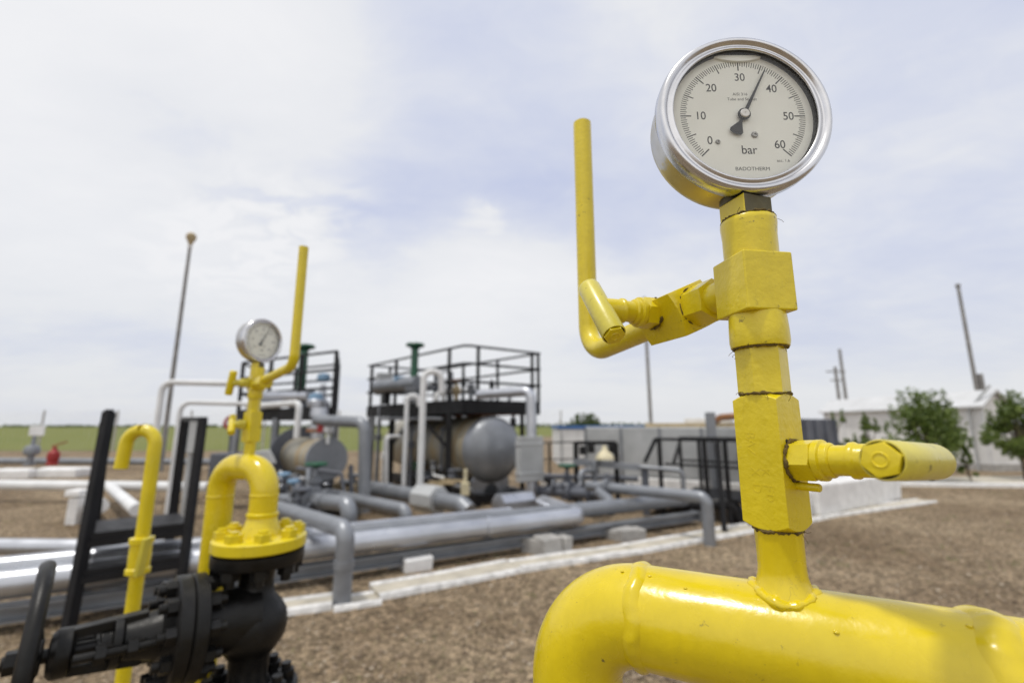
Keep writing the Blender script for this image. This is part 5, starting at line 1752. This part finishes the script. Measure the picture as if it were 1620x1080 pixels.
tree(1466, 648, 13.2, 1.22, 'widest bushy tree before the white shed wall', 11, 50, 50, .085)
tree(1612, 640, 13.6, .95, 'bushy tree cut by the right edge of the picture', 12, 40, 50, .085)
tree(1376, 660, 13.0, .5, 'narrow young tree beside the dark ribbed tank', 13, 14, 60, .065, low=.25)
tree(1322, 660, 15.5, .55, 'small bush showing just over the dark ribbed tank', 14, 14, 60, .07)
tree(1524, 690, 13.0, .28, 'thin sapling at the foot of the white shed wall', 15, 12, 30, .06, low=.05, trunk=.02)
tree(925, 667, 46, 1.75, 'round dark tree peeping over the white kiosk', 16, 40, 90, .16, 'farleaf', group='far trees', low=.3, trunk=.18)
rg = random.Random(5)
mb = MB()
xk = -900
while xk < 900:
    wv = rg.uniform(8, 26); hgt = rg.uniform(2.0, 4.5) if xk < 0 else rg.uniform(3, 8)
    yv = 640 + rg.uniform(-30, 30)
    for _ in range(14):
        leaves(mb, V((xk + rg.uniform(-wv, wv), yv + rg.uniform(-8, 8), hgt * rg.uniform(.1, .75))), hgt * .45, 5, 2.2, rg, .8)
    xk += wv * .8
solo(mb, 'treeline', 'farleaf', 'far dark treeline along the field horizon', 'treeline', kind='stuff', sharp=180)
mg, ntg, bgp = newmat('dry grass')
gg = ntg.nodes.new('ShaderNodeNewGeometry')
ntg.links.new(ramp(ntg, gg.outputs['Random Per Island'], [(0.0, (0.16, 0.12, 0.06)), (0.5, (0.27, 0.21, 0.12)), (0.85, (0.36, 0.30, 0.18)), (1.0, (0.17, 0.19, 0.06))]), bgp.inputs['Base Color'])
bgp.inputs['Roughness'].default_value = 0.9
MAT['drygrass'] = mg
rg = random.Random(16)
mb = MB()
for k in range(9000):
    y_ = 2.6 + 11 * rg.random() ** 1.4; x_ = rg.uniform(-1.15, 1.15) * y_
    if mnoise.noise(V((x_ * .8, y_ * .8, 7.2))) < -.12 + rg.uniform(-.2, .2): continue
    for j in range(rg.randint(3, 6)):
        a = rg.uniform(0, 6.28); l_ = rg.uniform(.015, .05)
        p = V((x_ + rg.uniform(-.05, .05), y_ + rg.uniform(-.05, .05), .002))
        d = V((math.cos(a), math.sin(a), rg.uniform(.15, .8))).normalized(); s_ = V((-math.sin(a), math.cos(a), 0)) * rg.uniform(.0015, .003)
        mb.add([p - s_, p + s_, p + d * l_], [(0, 1, 2)])
solo(mb, 'dry_grass', 'drygrass', 'short straw coloured dry grass scattered over the yard gravel', 'grass', kind='stuff', sharp=180)
rg = random.Random(15)
mb = MB()
for k in range(420):
    y_ = rg.uniform(3.2, 13); x_ = rg.uniform(-1.1, 1.15) * y_
    if mnoise.noise(V((x_ * .6, y_ * .6, 2.2))) < .12: continue
    for j in range(rg.randint(4, 9)):
        a = rg.uniform(0, 6.28); l_ = rg.uniform(.02, .06)
        p = V((x_ + rg.uniform(-.06, .06), y_ + rg.uniform(-.06, .06), 0))
        d = V((math.cos(a) * .7, math.sin(a) * .7, rg.uniform(.5, 1))).normalized(); s_ = V((-math.sin(a), math.cos(a), 0)) * .005
        mb.add([p - s_, p + s_, p + d * l_], [(0, 1, 2)])
solo(mb, 'weeds', 'leaf', 'sparse low weeds sprouting in the gravel', 'weeds', kind='stuff', sharp=180)
